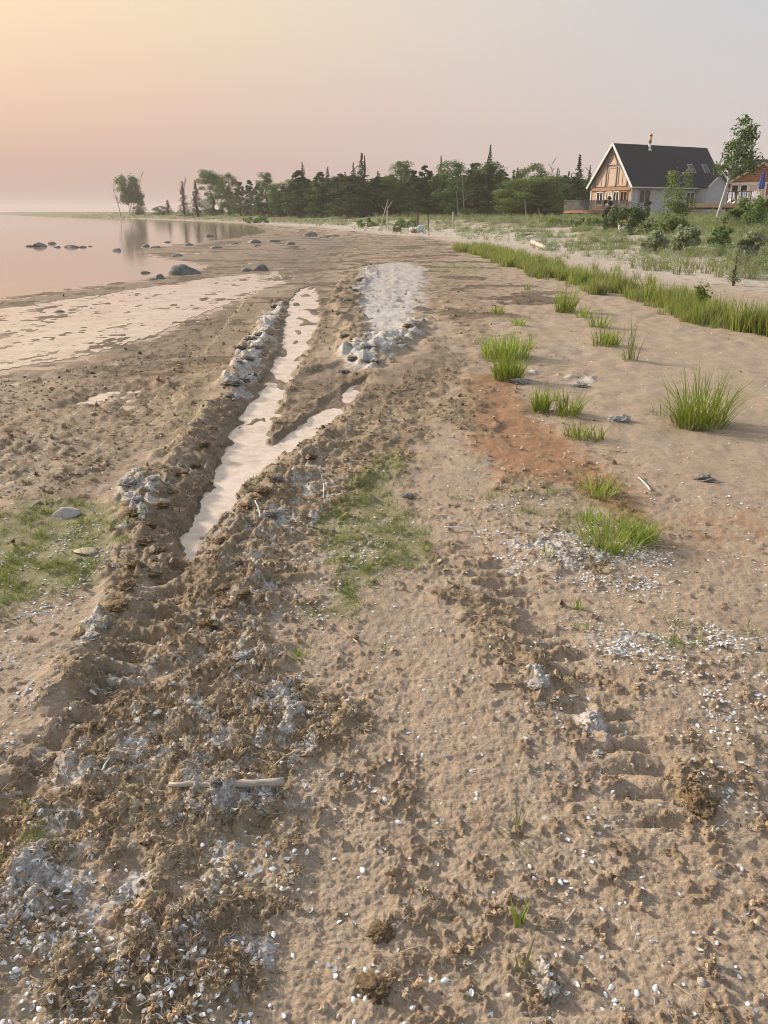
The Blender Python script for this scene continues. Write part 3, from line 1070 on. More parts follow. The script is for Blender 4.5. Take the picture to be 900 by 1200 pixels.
# --- loose algae ------------------------------------------------------------
def build_algae_scatter():
    x, y = rand_ground(420000, 1.0, 17, .62, .55, .92)
    T = terrain(x, y)
    cl = perlin(x / .07, y / .07, 60) + .6 * perlin(x / .02, y / .02, 62)
    p = np.clip(T['muck'] * .9 + .6 * T['crumb'] - .3 + .8 * cl * np.clip(T['muck'] + T['crumb'] + .25, 0, 1), 0, 1) * .95 + .008
    p = np.maximum(p, .75 * np.clip(T['white'] - .25, 0, 1))
    p = p * (T['td'] < -.015) * (T['lk'] < 0) * (T['z'] > ZL + .01) * (1 - .6 * T['smooth'])
    p = p * np.clip(2.2 / y, .12, 1) ** .6
    k = rng.random(len(x)) < p * .26
    x, y = x[k], y[k]
    z = T['z'][k]
    wh = T['white'][k]
    gn = len(x)
    sz = (.0018 + .0085 * rng.random(gn) ** 4) * (1 + .45 * np.maximum(y - 2, 0) ** .8 * .5)
    iswh = rng.random(gn) < np.clip(wh * .95 + .02, 0, 1)
    pick = np.where(iswh, rng.integers(6, 8, gn), rng.integers(0, 6, gn))
    scl = sz[:, None] * (.6 + .8 * rng.random((gn, 3)))
    print('crumbs', gn)
    scatter('algae_crumb_litter', np.stack([x, y, z + sz * .25], 1), rng.random((gn, 3)) * 6.283, scl, pick, crumbs,
            'loose crumbs of brown and bleached algae littering the beach', 'algae')
    x, y = rand_ground(110000, 1.0, 12, .62, .55, .9)
    T = terrain(x, y)
    cl = perlin(x / .12, y / .12, 61)
    p = np.clip(T['muck'] * 1.0 + .35 * T['crumb'] - .25 + .8 * cl * np.clip(T['muck'] * 1.3 + .2, 0, 1), 0, 1) * .9 + .01
    p = p * (T['td'] < -.02) * (T['z'] > ZL + .02) * (1 - .6 * T['smooth']) * np.clip(2.5 / y, .15, 1)
    k = rng.random(len(x)) < p * .30
    x, y, z, wh = x[k], y[k], T['z'][k], T['white'][k]
    gn = len(x)
    iswh = rng.random(gn) < np.clip(wh * wh * .9 + .02, 0, 1)
    pick = np.where(iswh, rng.choice([3, 5], gn), rng.choice([0, 0, 1, 2, 4], gn))
    sz = (.009 + .026 * rng.random(gn) ** 2) * (1 + .15 * np.maximum(y - 2, 0))
    print('wisps', gn)
    scatter('algae_wisp_litter', np.stack([x, y, z], 1), rot_flat(gn, .2), np.repeat(sz[:, None], 3, 1), pick, wisps,
            'tangled threads of dried algae matted over the ruts', 'algae')


build_algae_scatter()


def build_fibres():
    x, y = rand_ground(26000, 1.0, 9, .62, .55, .9)
    T = terrain(x, y)
    k = (rng.random(len(x)) < .35 + .4 * T['muck']) & (T['td'] < -.03) & (T['z'] > ZL + .03)
    x, y, z = x[k], y[k], T['z'][k]
    protos = []
    for i in range(6):
        me = strand_mesh(70 + i, 1 if i < 4 else 2, 1.0, .022)
        me.materials.append((m_straw, m_crumb[2], m_crumb[0], m_straw, m_crumb[3], m_crumb[1])[i])
        protos.append(me)
    n = len(x)
    sz = (.012 + .035 * rng.random(n) ** 2.5) * (1 + .06 * np.maximum(y - 2, 0))
    s3 = np.stack([sz, sz, sz * .35], 1)
    scatter('straw_litter', np.stack([x, y, z + .001], 1), rot_flat(n, .1), s3, rng.integers(0, 6, n), protos,
            'fine bits of straw and weed stalk scattered over the sand', 'straw')


build_fibres()


# --- shells -----------------------------------------------------------------
def build_shells():
    x, y = rand_ground(320000, 1.02, 12, .62, .5, .95)
    T = terrain(x, y)
    cl = sstep(-.1, .5, perlin(x / .25, y / .25, 63) + .5 * perlin(x / .08, y / .08, 64))
    p = (.005 + .022 * cl ** 2 + .85 * T['shell'] ** 1.5 * (.15 + .85 * cl)) * (T['td'] < -.02) * (T['z'] > ZL + .02)
    p = p * np.clip(2.6 / y, .05, 1) ** .9
    k = rng.random(len(x)) < p * .8
    x, y, z, sh = x[k], y[k], T['z'][k], T['shell'][k]
    n = len(x)
    size = .0085 + .0075 * rng.random(n) ** 2 + .002 * (y > 4)
    order = np.argsort(-(size / np.hypot(y, EYE)))
    rotv = rot_flat(n, .35)
    inview = (np.abs(x) < (y * CP + EYE * SP) * .49) & (y > 1.12)
    big = [i for i in order if inview[i]][:260]
    bigset = set(big)
    for i in big:
        o = link('mussel_shell', shells[int(rng.integers(0, 6))])
        o.location = (x[i], y[i], z[i] + .0005)
        o.rotation_euler = rotv[i]
        o.scale = (size[i],) * 3
        if x[i] < -.05 and y[i] < 1.5:
            tag(o, 'small pale mussel shell in the algae at the bottom edge, left half', 'shell', 'mussel shells at the bottom left edge')
        elif x[i] < -.05 and y[i] < 2.4:
            tag(o, 'small pale mussel shell lying in the brown algae at lower left', 'shell', 'mussel shells in the algae at lower left')
        elif x[i] >= -.05 and y[i] < 2.4:
            tag(o, 'small white mussel shell lying on the foreground sand at lower right', 'shell', 'mussel shells on the foreground sand')
        elif x[i] >= -.05:
            tag(o, 'small white mussel shell in the scattered shells by the green sprouts at right', 'shell', 'mussel shells beside the sprouts')
        else:
            tag(o, 'small white mussel shell beside the rutted algae left of centre', 'shell', 'mussel shells left of centre')
    rest = np.array([i for i in range(n) if i not in bigset])
    gn = len(rest)
    print('shells', n, gn)
    sz = size[rest] * (1 + .05 * np.maximum(y[rest] - 2.5, 0))
    scatter('shell_litter', np.stack([x[rest], y[rest], z[rest]], 1), rotv[rest], np.repeat(sz[:, None], 3, 1), rng.integers(0, 6, gn), shells,
            'countless tiny white mussel shells strewn over sand and algae', 'shell')


build_shells()


# --- single things lying on the foreground ----------------------------------
m_drift = M_plain('driftwood_grey', (.30, .25, .20), (.56, .50, .43), 5, .85, .5, .004, .3, stretch=(6, 60, 60))
m_twig = M_plain('twig_pale', (.36, .29, .20), (.60, .52, .40), 8, .8, .3, .002, .3)
m_white = M_plain('bleached_reed', (.62, .60, .56), (.78, .77, .74), 8, .6, .2, .002, .4)
m_stone = M_plain('stone_cream', (.34, .27, .17), (.56, .48, .35), 3, .7, .4, .002, .4)
m_stone_g = M_plain('stone_grey', (.16, .16, .15), (.30, .29, .27), 30, .7, .4, .002, .4)
m_stone_w = M_plain('stone_pale', (.26, .235, .21), (.48, .45, .42), 3, .9, .5, .004, .3)


def stick(name, p0, p1, r0, r1, mat, label, cat='stick', bend=.02, lift=0.0, broken=False, seed=0, n=9):
    r = random.Random(seed)
    a = np.array(G(*p0))
    b = np.array(G(*p1))
    base = Vector((*((a + b) / 2), 0))
    zs = [ground_z(*(a + (b - a) * k / 4)) for k in range(5)]
    base.z = sum(zs) / 5 if r0 > .006 else max(zs)
    pts, rad = [], []
    L = np.hypot(*(b - a))
    nx, ny = -(b - a)[1] / L, (b - a)[0] / L
    for i in range(n):
        t = i / (n - 1)
        q = a + (b - a) * t
        w = bend * L * math.sin(math.pi * t) + r.uniform(-.004, .004) * L
        pts.append((q[0] + nx * w - base.x, q[1] + ny * w - base.y, lift + (r0 * (1 - t) + r1 * t) * .7 + r.uniform(-.003, .003) * L * 3))
        rad.append((r0 * (1 - t) + r1 * t) * r.uniform(.9, 1.1))
    m = MB().tube(pts, rad, 9 if r0 > .006 else 6)
    o = m.build(name, mat, None, True)
    o.location = base
    tag(o, label, cat)
    return o


dw = stick('driftwood_stick', (200, 936), (334, 934), .007, .0115, m_drift, 'weathered grey driftwood stick half buried in bleached algae at lower left',
           'driftwood', -.02, .001, seed=4, n=12)
stick('twig', (400, 738), (420, 757), .003, .004, m_twig, 'short straw-coloured twig below the green patch in the middle', seed=1)
stick('reed_piece', (520, 622), (545, 623), .0045, .0045, m_white, 'white stub of reed lying on sand right of the green patch', seed=2, bend=0)
stick('twig', (748, 562), (762, 577), .004, .005, m_white, 'white twig on bare sand right of the sprouting grass', seed=3)
stick('twig', (323, 905), (356, 887), .0025, .004, m_twig, 'crooked brown twig just above the driftwood stick', seed=5, bend=.12)
stick('twig', (122, 915), (138, 893), .003, .001, m_white, 'curved pale grass stem in the wheel mark at left', seed=6, bend=.08)
stick('twig', (455, 1100), (481, 1070), .0012, .002, m_twig, 'thin twig on the algae lump at bottom centre', seed=7)
stick('twig', (470, 1114), (496, 1106), .002, .0015, m_twig, 'short pale twig beside the algae lump at bottom centre', seed=8)
stick('twig', (789, 1155), (813, 1172), .0022, .0015, m_twig, 'straw-coloured splinter near the bottom right corner', seed=9)
stick('twig', (376, 560), (379, 590), .003, .004, m_white, 'pale upright-lying twig on the heap right of the puddle', seed=10)
stick('twig', (300, 602), (306, 622), .003, .003, m_white, 'white twig on the grey crust beside the lower puddle', seed=12)
stick('twig', (664, 1078), (675, 1064), .003, .0035, m_drift, 'small brown wood chip among shells on the foreground sand', seed=13, bend=0)
stick('twig', (690, 528), (735, 533), .003, .002, m_twig, 'thin straw near the small tufts on the red sand', seed=14)
stick('twig', (36, 600), (47, 592), .006, .008, m_drift, 'dark stub of wood beside the pale stone at left', seed=15)


def rock_mesh(seed, mat):
    bm = bmesh.new()
    bmesh.ops.create_icosphere(bm, subdivisions=3, radius=1)
    co = np.array([v.co[:] for v in bm.verts])
    g = np.random.default_rng(seed)
    # planed faces give a broken, boulder-like outline
    for k in range(9):
        n = g.normal(size=3)
        n /= np.linalg.norm(n)
        d = g.uniform(.55, .85)
        s = co @ n
        co -= np.maximum(s - d, 0)[:, None] * n[None] * .85
    co *= (1 + .08 * perlin(co[:, 0] * 2 + seed, co[:, 1] * 2 + co[:, 2] * 3, seed))[:, None]
    for v, c in zip(bm.verts, co):
        v.co = Vector(c)
    me = bpy.data.meshes.new('rock')
    bm.to_mesh(me)
    bm.free()
    me.polygons.foreach_set('use_smooth', np.ones(len(me.polygons), bool))
    me.materials.append(mat)
    return me


def stone(name, px, py, r, mat, label, cat, seed, flat=.6, rough=.16, sub=3, z=None, elong=1.3, rz=None):
    me = rock_mesh(seed + 40, mat)
    o = link(name, me)
    x, y = G(px, py, z if z is not None else 0)
    o.location = (x, y, (ground_z(x, y) if z is None else z) + r * flat * .35)
    o.scale = (r * elong, r, r * flat)
    o.rotation_euler = (0, 0, rz if rz is not None else random.Random(seed).uniform(0, 3))
    tag(o, label, cat)
    return o


stone('pebble', 648, 1029, .0085, m_stone, 'cream pebble on the foreground sand at lower right', 'pebble', 3)
stone('pebble', 425, 1019, .0085, m_shell, 'round white shell-like pebble at bottom centre on sand', 'pebble', 5, .7, .05)
stone('pebble', 838, 1024, .010, m_stone_g, 'dark grey pebble on the sand at lower right', 'pebble', 6)
stone('pebble', 840, 1093, .009, m_stone, 'cream and grey pebble right of the paw-like prints', 'pebble', 8)
stone('pebble', 822, 1152, .011, m_stone_w, 'pale chipped pebble near the bottom right corner', 'pebble', 10)
stone('pebble', 748, 769, .011, m_stone_g, 'grey pebble at the end of the shell bed', 'pebble', 12)
stone('pebble', 806, 746, .010, m_stone_g, 'dark pebble above the shell bed at right', 'pebble', 14)
stone('stone', 78, 606, .062, m_stone_w, 'pale flat stone on the green algae at left', 'stone', 21, .5, .14, 3, None, 1.25, .2)
stone('stone', 100, 650, .04, m_stone, 'tan stone at the edge of the left green algae', 'stone', 22, .4, .14, 3, None, 1.4, .1)


# --- heaps of algae one can tell apart --------------------------------------
def clump_mesh(seed):
    bm = bmesh.new()
    bmesh.ops.create_icosphere(bm, subdivisions=5, radius=1)
    co = np.array([v.co[:] for v in bm.verts])
    o = seed * 13.7
    k = np.ones(len(co))
    for f, a in ((1.3, .45), (2.9, .32), (6.1, .26), (12.0, .22), (23.0, .13)):
        k += a * (np.abs(perlin(co[:, 0] * f + o, co[:, 1] * f + co[:, 2] * f * 1.7 + o, seed)) * 2 - .5
                  + .6 * perlin(co[:, 2] * f * 1.3 + o, co[:, 0] * f - co[:, 1] * f * .6, seed + 5))
    k = np.clip(k, .55, 2)
    for v, q in zip(bm.verts, k):
        v.co = v.co * q
        v.co.z *= .5
    me = bpy.data.meshes.new('algae_clump')
    bm.to_mesh(me)
    bm.free()
    me.polygons.foreach_set('use_smooth', np.ones(len(me.polygons), bool))
    return me


def clump_material(name, d, m, l):
    t = NT(name)
    n = t.noise(3.2, 8, .75, t.obj(), .5)
    n2 = t.noise(14, 6, .75, t.obj())
    c = t.ramp(t.math('ADD', t.math('MULTIPLY', n, .6), t.math('MULTIPLY', n2, .4)), [(.36, d), (.5, m), (.62, l)])
    nb = t.bump(t.math('ADD', n, n2), .6, .006)
    return t.done(t.bsdf(c, .95, nb, .15))


m_cl_grey = clump_material('clump_grey', (.12, .098, .072), (.27, .248, .215), (.48, .468, .45))
m_cl_brown = clump_material('clump_brown', (.08, .055, .03), (.20, .14, .08), (.36, .27, .17))
m_cl_white = clump_material('clump_white', (.20, .165, .125), (.44, .415, .385), (.68, .67, .655))
cl_g = [clump_mesh(i) for i in range(4)]
cl_b = [clump_mesh(i + 10) for i in range(4)]
cl_w = [clump_mesh(i + 20) for i in range(3)]
for L_, m_ in ((cl_g, m_cl_grey), (cl_b, m_cl_brown), (cl_w, m_cl_white)):
    for me in L_:
        me.materials.append(m_)


def clump(px, py, wpx, kind, label, group=None):
    x, y = G(px, py + wpx * .2)
    L_ = {'g': cl_g, 'b': cl_b, 'w': cl_w}[kind]
    o = link('algae_clump', L_[int(rng.integers(0, len(L_)))])
    t = (y * CP + EYE * SP)
    r = wpx / 2 / 900 * t * .66
    o.location = (x, y, ground_z(x, y) - r * .02)
    o.scale = (r, r * rng.uniform(.8, 1.2), r * rng.uniform(.7, 1.0))
    o.rotation_euler = (0, 0, rng.random() * 6.28)
    tag(o, label, 'algae clump', group)


lab = 'grey dried algae clump in the heap left of the upper puddle'
for px, py, w in ((272, 452, 26), (284, 446, 20), (268, 465, 20), (291, 425, 18), (282, 415, 18), (300, 410, 18), (294, 398, 18), (305, 392, 16),
                  (296, 440, 14), (312, 380, 16), (318, 366, 14), (322, 356, 12), (306, 420, 12), (280, 432, 14)):
    clump(px, py, w, 'g', lab, 'grey clumps left of the upper puddle')
lab = 'grey algae clump in the heap between the puddle and the white crust'
for px, py, w in ((400, 372, 14), (408, 352, 14), (415, 340, 13), (424, 328, 12), (404, 398, 14), (418, 404, 16), (432, 412, 18), (446, 402, 16),
                  (456, 394, 14), (430, 422, 18), (414, 420, 16), (468, 404, 14), (440, 424, 14), (478, 388, 12), (402, 430, 16), (425, 395, 13)):
    clump(px, py, w, 'g', lab, 'grey clumps between puddle and crust')
lab = 'brown algae clump heaped along the left bank of the lower puddle'
for px, py, w in ((160, 610, 24), (176, 622, 20), (190, 600, 22), (200, 580, 20), (170, 640, 24), (188, 650, 20), (160, 668, 24), (215, 560, 18),
                  (228, 545, 16), (150, 690, 24), (180, 675, 18), (140, 715, 24), (240, 525, 16), (250, 505, 14), (206, 600, 14)):
    clump(px, py, w, 'b', lab, 'brown clumps along the left bank')
lab = 'bleached algae clump on the heap left of the lower puddle'
for px, py, w in ((152, 572, 24), (170, 584, 22), (164, 602, 20), (182, 578, 16)):
    clump(px, py, w, 'w', lab, 'bleached clumps left of the lower puddle')
clump(108, 752, 30, 'w', 'white algae clump beside the wheel mark, left one of the pair', None)
clump(88, 762, 20, 'g', 'small grey algae clump next to the white clump by the wheel mark')
clump(120, 735, 26, 'g', 'grey algae clump just behind the white clump by the wheel mark')
lab = 'brown and grey algae clump on the right bank of the lower puddle'
for i, (px, py, w) in enumerate(((262, 640, 18), (276, 622, 20), (290, 600, 20), (310, 585, 22), (325, 570, 20), (345, 556, 18), (365, 540, 16), (300, 640, 22),
                                 (280, 668, 22), (262, 700, 24), (320, 612, 20), (245, 735, 22), (288, 712, 18))):
    clump(px, py, w, 'bgb'[i % 3], lab, 'clumps on the right bank')
lab = 'bleached algae tuft on trodden sand right of centre'
for px, py, w in ((630, 806, 22), (634, 826, 16), (690, 860, 20), (702, 880, 20)):
    clump(px, py, w, 'w', lab, 'bleached tufts on trodden sand')
clump(822, 935, 46, 'b', 'brown root-like algae lump with green shoots on the right foreground sand')
clump(645, 1155, 26, 'w', 'stringy white algae scrap on sand at the bottom right of centre')
clump(725, 488, 30, 'w', 'flat white-topped algae scrap alone on sand beside the large tuft')
clump(608, 444, 26, 'w', 'white algae scrap at the foot of the double grass tuft')
clump(678, 447, 24, 'w', 'white algae scrap right of the double grass tuft')
clump(825, 558, 24, 'g', 'pale stringy algae scrap on open sand at right')
clump(478, 580, 18, 'g', 'grey algae lump at the right edge of the middle green patch')
clump(286, 778, 22, 'w', 'pale round algae patch on the muck left of centre')
clump(438, 1150, 40, 'b', 'dark brown algae lump at bottom centre, lower end')
clump(448, 1085, 30, 'b', 'dark brown algae lump at bottom centre, upper end')
for i, (px, py, w) in enumerate(((205, 965, 26), (240, 955, 26), (275, 950, 24), (300, 945, 20), (255, 938, 18))):
    clump(px, py, w, 'g', 'bleached algae tuft draped over the driftwood stick', 'algae draped over the driftwood')

# ------------------------------------------------------------------ grass
def tuft(px, py, wpx, hpx, label, n=110, mat=m_grass, lean=.45, seed=0, cat='grass', name='grass_tuft', dry=True):
    x, y = G(px, py)
    t = y * CP + EYE * SP
    h = hpx / 900 * t * 1.05
    w = wpx / 900 * t / 2
    me = blades_mesh(name, int(n * (1.05 if n > 40 else 1)), h, w * .85, lean * 1.25, .0022 + .0003 * t, seed, .55)
    o = link(name, me, mat)
    o.location = (x, y, ground_z(x, y))
    tag(o, label, cat)
    if dry:
        d = blades_mesh('dry_thatch', max(18, n // 3), h * .5, w * 1.0, 2.0, .003, seed + 900, .7)
        link('dry_thatch', d, m_straw, o)
    return o


T_ = [
    (818, 498, 70, 72, 'big spiky grass tuft standing alone on sand at right', 260, .62),
    (592, 420, 62, 34, 'rounded bright green grass tuft, upper half of the double tuft', 330, .35),
    (595, 446, 40, 38, 'bright green grass tuft, lower half of the double tuft', 240, .35),
    (633, 482, 24, 34, 'compact bright grass tuft below the double tuft', 120, .25),
    (665, 488, 32, 34, 'loose grass tuft left of the white-topped scrap', 90, .45),
    (677, 514, 36, 28, 'sparse grass tuft below the white-topped scrap, left part', 60, .4),
    (698, 516, 22, 28, 'sparse grass sprigs below the white-topped scrap, right part', 32, .5),
    (662, 366, 26, 34, 'dense grass tuft nearest the right grass strip, upper', 150, .35),
    (684, 372, 26, 24, 'thin splayed grass tuft beside the dense tuft near the strip', 46, .8),
    (702, 384, 26, 24, 'ragged grass tuft between the dense tuft and the reedy one', 60, .6),
    (710, 406, 34, 26, 'low round grass tuft left of the reedy tuft', 120, .45),
    (737, 424, 22, 58, 'tall thin reedy tuft with few dark stems', 26, .35),
    (583, 368, 18, 12, 'tiny grass tuft on brown algae above the double tuft', 50, .5),
    (608, 382, 20, 16, 'tiny pale grass tuft right above the double tuft', 45, .6),
    (774, 486, 20, 28, 'two thin shoots left of the big spiky tuft', 8, .5),
    (618, 340, 12, 12, 'tiny sprig on pale sand near the far end of the strip', 20, .5),
    (620, 408, 16, 22, 'thin sprigs right of the double tuft', 18, .5),
    (650, 470, 14, 20, 'thin sprigs between compact tuft and loose tuft', 14, .5),
    (715, 640, 78, 44, 'broad bright grass clump among the shells at right', 170, .85),
    (752, 636, 40, 34, 'short dark-edged grass clump right of the broad clump', 120, .5),
    (700, 580, 50, 30, 'grass sprouting above the broad clump among the shells', 90, .7),
    (690, 612, 30, 24, 'thin grass sprigs left of the broad clump', 50, .6),
    (640, 655, 16, 22, 'two thin sprigs rising from the white shell bed', 12, .5),
    (677, 712, 12, 18, 'small green sprig below the shell bed', 18, .5),
    (352, 772, 14, 20, 'small yellowish grass sprig below the middle green patch', 22, .6),
    (606, 978, 36, 34, 'splayed wiry grass sprig on the foreground sand', 16, 1.0),
    (606, 1080, 18, 42, 'short green grass shoot at bottom right of centre', 9, .3),
    (612, 1132, 24, 48, 'dark wiry shoot just below the short green shoot', 7, .5),
    (448, 760, 10, 12, 'tiny sprout on sand below the twig', 10, .6),
]
for i, (px, py, w, h, lb, n, ln) in enumerate(T_):
    tuft(px, py, w, h, lb, n, m_grass if i not in (11, 25, 27) else m_grass3, ln, 100 + i, dry=h > 14 and i < 24)


def build_grass_fields():
    # the strip of beach grass
    a = np.array([5.2, 9.3])
    path = np.array([[5.6, 7.6], [5.25, 9.6], [4.95, 11.5], [4.75, 14], [4.6, 18], [4.45, 23], [4.35, 28], [4.1, 32], [3.7, 35.5]])
    seg = np.hypot(*(path[1:] - path[:-1]).T)
    cum = np.concatenate([[0], np.cumsum(seg)])
    n = 2100
    s = rng.random(n) * cum[-1]
    cx = np.interp(s, cum, path[:, 0])
    cy = np.interp(s, cum, path[:, 1])
    half = np.interp(cy, [8, 12, 20, 36, 42], [.26, .36, .6, .9, 1.2])
    off = (rng.random(n) * 2 - 1) * half
    x = cx + off + .25 * perlin(cy / 1.3, cy * 0 + .5, 70)
    x = np.where(rng.random(n) < .06, x + rng.normal(.8, .6, n), x)
    y = cy + rng.normal(0, .1, n)
    keep = perlin(x / .8, y / .8, 71) + .35 > rng.random(n) * .75
    x, y = x[keep], y[keep]
    T = terrain(x, y)
    protos = []
    for i in range(5):
        me = blades_mesh('band_tuft', 34, .42, .10, .42, .0055, 300 + i, .5)
        me.materials.append(m_grass2 if i < 4 else m_grass3)
        protos.append(me)
    k = len(x)
    sc = (.5 + .6 * rng.random(k)) * (1 + .5 * perlin(x / .7, y / .9, 72))
    scatter('beach_grass_strip', np.stack([x, y, T['z']], 1), rot_flat(k, .08), np.repeat(sc[:, None], 3, 1), rng.integers(0, 5, k), protos,
            'long strip of green beach grass running along the right side of the sand', 'grass')
    # sprouts on the green patches
    x, y = rand_ground(220000, 1.1, 40, .6, .4, .9)
    T = terrain(x, y)
    p = T['green'] * sstep(-.15, .4, perlin(x / .16, y / .16, 73) + .5 * perlin(x / .05, y / .05, 74)) * np.clip(4 / y, .2, 1)
    kk = rng.random(len(x)) < p * .8
    x, y, z = x[kk], y[kk], T['z'][kk]
    protos = []
    for i in range(4):
        me = blades_mesh('sprout', 10, .046, .024, .9, .0016, 340 + i, .5, nseg=2)
        me.materials.append(m_algrass)
        protos.append(me)
    k = len(x)
    print('sprouts', k)
    sc = (.4 + .8 * rng.random(k) ** 2) * (1 + .07 * np.maximum(y - 3, 0))
    scatter('green_sprout_cover', np.stack([x, y, z], 1), rot_flat(k, .15), np.repeat(sc[:, None], 3, 1), rng.integers(0, 4, k), protos,
            'low green shoots covering patches of the algae and sand', 'grass')
    # dune plants
    x, y = rand_ground(90000, 12, 260, .62, 1, .75)
    T = terrain(x, y)
    p = T['veg'] * 1.0 + .16 * (T['dn'] > -1.5)
    kk = (rng.random(len(x)) < p * np.clip(34 / y, .3, 1) * .8) & (T['dn'] > -1.5)
    x, y, z = x[kk], y[kk], T['z'][kk]
    protos = []
    for i in range(4):
        me = blades_mesh('dune_tuft', 26, .55, .16, .55, .009, 360 + i, .5)
        me.materials.append(m_grass3)
        protos.append(me)
    for i in range(3):
        g = np.random.default_rng(380 + i)
        protos.append(leaf_ball('dune_herb', 150, (.32, .32, .34), .05, g, .28))
        protos[-1].materials.append((m_sage, m_bush, m_sage)[i])
    k = len(x)
    print('dune', k)
    kind = perlin(x / 4.0, y / 4.0, 75) + rng.normal(0, .3, k)
    pick = np.where(kind < .15, rng.integers(0, 4, k), rng.integers(4, 7, k))
    sc = (.5 + .55 * rng.random(k)) * np.interp(y, [12, 30, 80, 200], [.9, .8, 1.0, 1.5])
    scatter('dune_plant_cover', np.stack([x, y, z - .02], 1), rot_flat(k, .08), np.repeat(sc[:, None], 3, 1), pick, protos,
            'mixed grass and grey-green herbs covering the low dunes', 'dune plants')


def leaf_ball(name, n, rad, size, g, zc=0.0, shell=.5, quad=True):
    """n small leaf faces through an uneven ball"""
    d = g.normal(size=(n, 3))
    d /= np.linalg.norm(d, axis=1)[:, None]
    r = shell + (1 - shell) * g.random(n)
    r *= 1 + .25 * np.sin(d[:, 0] * 5 + g.random() * 6) * np.cos(d[:, 2] * 4 + g.random() * 6)
    c = d * r[:, None] * np.array(rad) + np.array([0, 0, zc])
    return leaf_faces(name, c, d, size, g)


def leaf_faces(name, c, d, size, g, mats=None):
    n = len(c)
    size = np.broadcast_to(size, (n,)) * (.6 + .8 * g.random(n))
    nrm = d + g.normal(0, .7, (n, 3)) + np.array([0, 0, .4])
    nrm /= np.linalg.norm(nrm, axis=1)[:, None]
    a = np.cross(nrm, g.normal(size=(n, 3)))
    a /= np.linalg.norm(a, axis=1)[:, None] + 1e-9
    b = np.cross(nrm, a)
    s = size[:, None]
    V = np.stack([c - a * s * .5, c + b * s * .32 - a * s * .05, c + a * s * .6, c - b * s * .32 + a * s * .05], 1).reshape(-1, 3)
    F = np.arange(4 * n).reshape(n, 4)
    return mesh_np(name, V, F)


build_grass_fields()

# ------------------------------------------------------------------ trees
m_bark = M_plain('bark_brown', (.05, .038, .028), (.13, .10, .08), 4, .95, .6, .03, .2)
m_bark_p = M_plain('bark_pale', (.30, .28, .25), (.62, .60, .57), 5, .85, .4, .01, .3, stretch=(1, 1, 4))
m_dead = M_plain('deadwood', (.20, .17, .15), (.38, .34, .31), 5, .9, .4, .01, .2)
WOODP = [(340, 'left end'), (400, 'part left of the pole tripod'), (470, 'part behind the pole tripod'), (540, 'part behind the brown post'),
         (610, 'part left of the light birches'), (720, 'part between the birches and the house'), (999, 'part right of the grey house')]


def wood_label(px, kind):
    for lim, t in WOODP:
        if px < lim:
            break
    return ('dark green conifer in the dense wood, ' if kind != 'round' else 'dark leafy tree in the dense wood, ') + t


m_dark = M_leaf('cedar_leaf', (.036, .072, .023), (.10, .165, .05), .3, .03, .6, .5)
m_spr = M_leaf('spruce_leaf', (.026, .052, .022), (.07, .115, .045), .2, .02, .6, .6)
m_dec = M_leaf('poplar_leaf', (.046, .09, .024), (.13, .21, .06), .35, .03, .55, .5)
m_lite = M_leaf('birch_leaf', (.08, .125, .032), (.20, .28, .08), .4, .03, .55, .5)


def trunk_mesh(kind, g):
    """unit-height trunk with limbs"""
    m = MB()
    r = random.Random(int(g.integers(0, 1 << 30)))
    top = {'spruce': .97, 'cedar': .85, 'round': .8, 'light': .8}[kind]
    pts = [Vector((r.uniform(-.01, .01) * k, r.uniform(-.01, .01) * k, top * k / 7 - .02)) for k in range(8)]
    m.tube(pts, [.022 * (1 - .85 * k / 7) + .002 for k in range(8)], 7)
    nl = {'spruce': 20, 'cedar': 14, 'round': 12, 'light': 12}[kind]
    for i in range(nl):
        t = r.uniform(.2, .9)
        p = pts[min(6, int(t * 7))].lerp(pts[min(7, int(t * 7) + 1)], (t * 7) % 1)
        a = r.uniform(0, 6.28)
        if kind == 'spruce':
            L, up = .16 * (1 - t) + .02, -.2
        elif kind == 'cedar':
            L, up = .2 * (1 - t) + .04, .35
        else:
            L, up = .2 * (1.1 - t) + .06, .9
        q = p + Vector((math.cos(a) * L, math.sin(a) * L, up * L))
        m.tube([p, p.lerp(q, .5) + Vector((0, 0, .01)), q], [.008 * (1.1 - t), .005 * (1.1 - t), .0015], 5)
    return m.mesh('trunk')


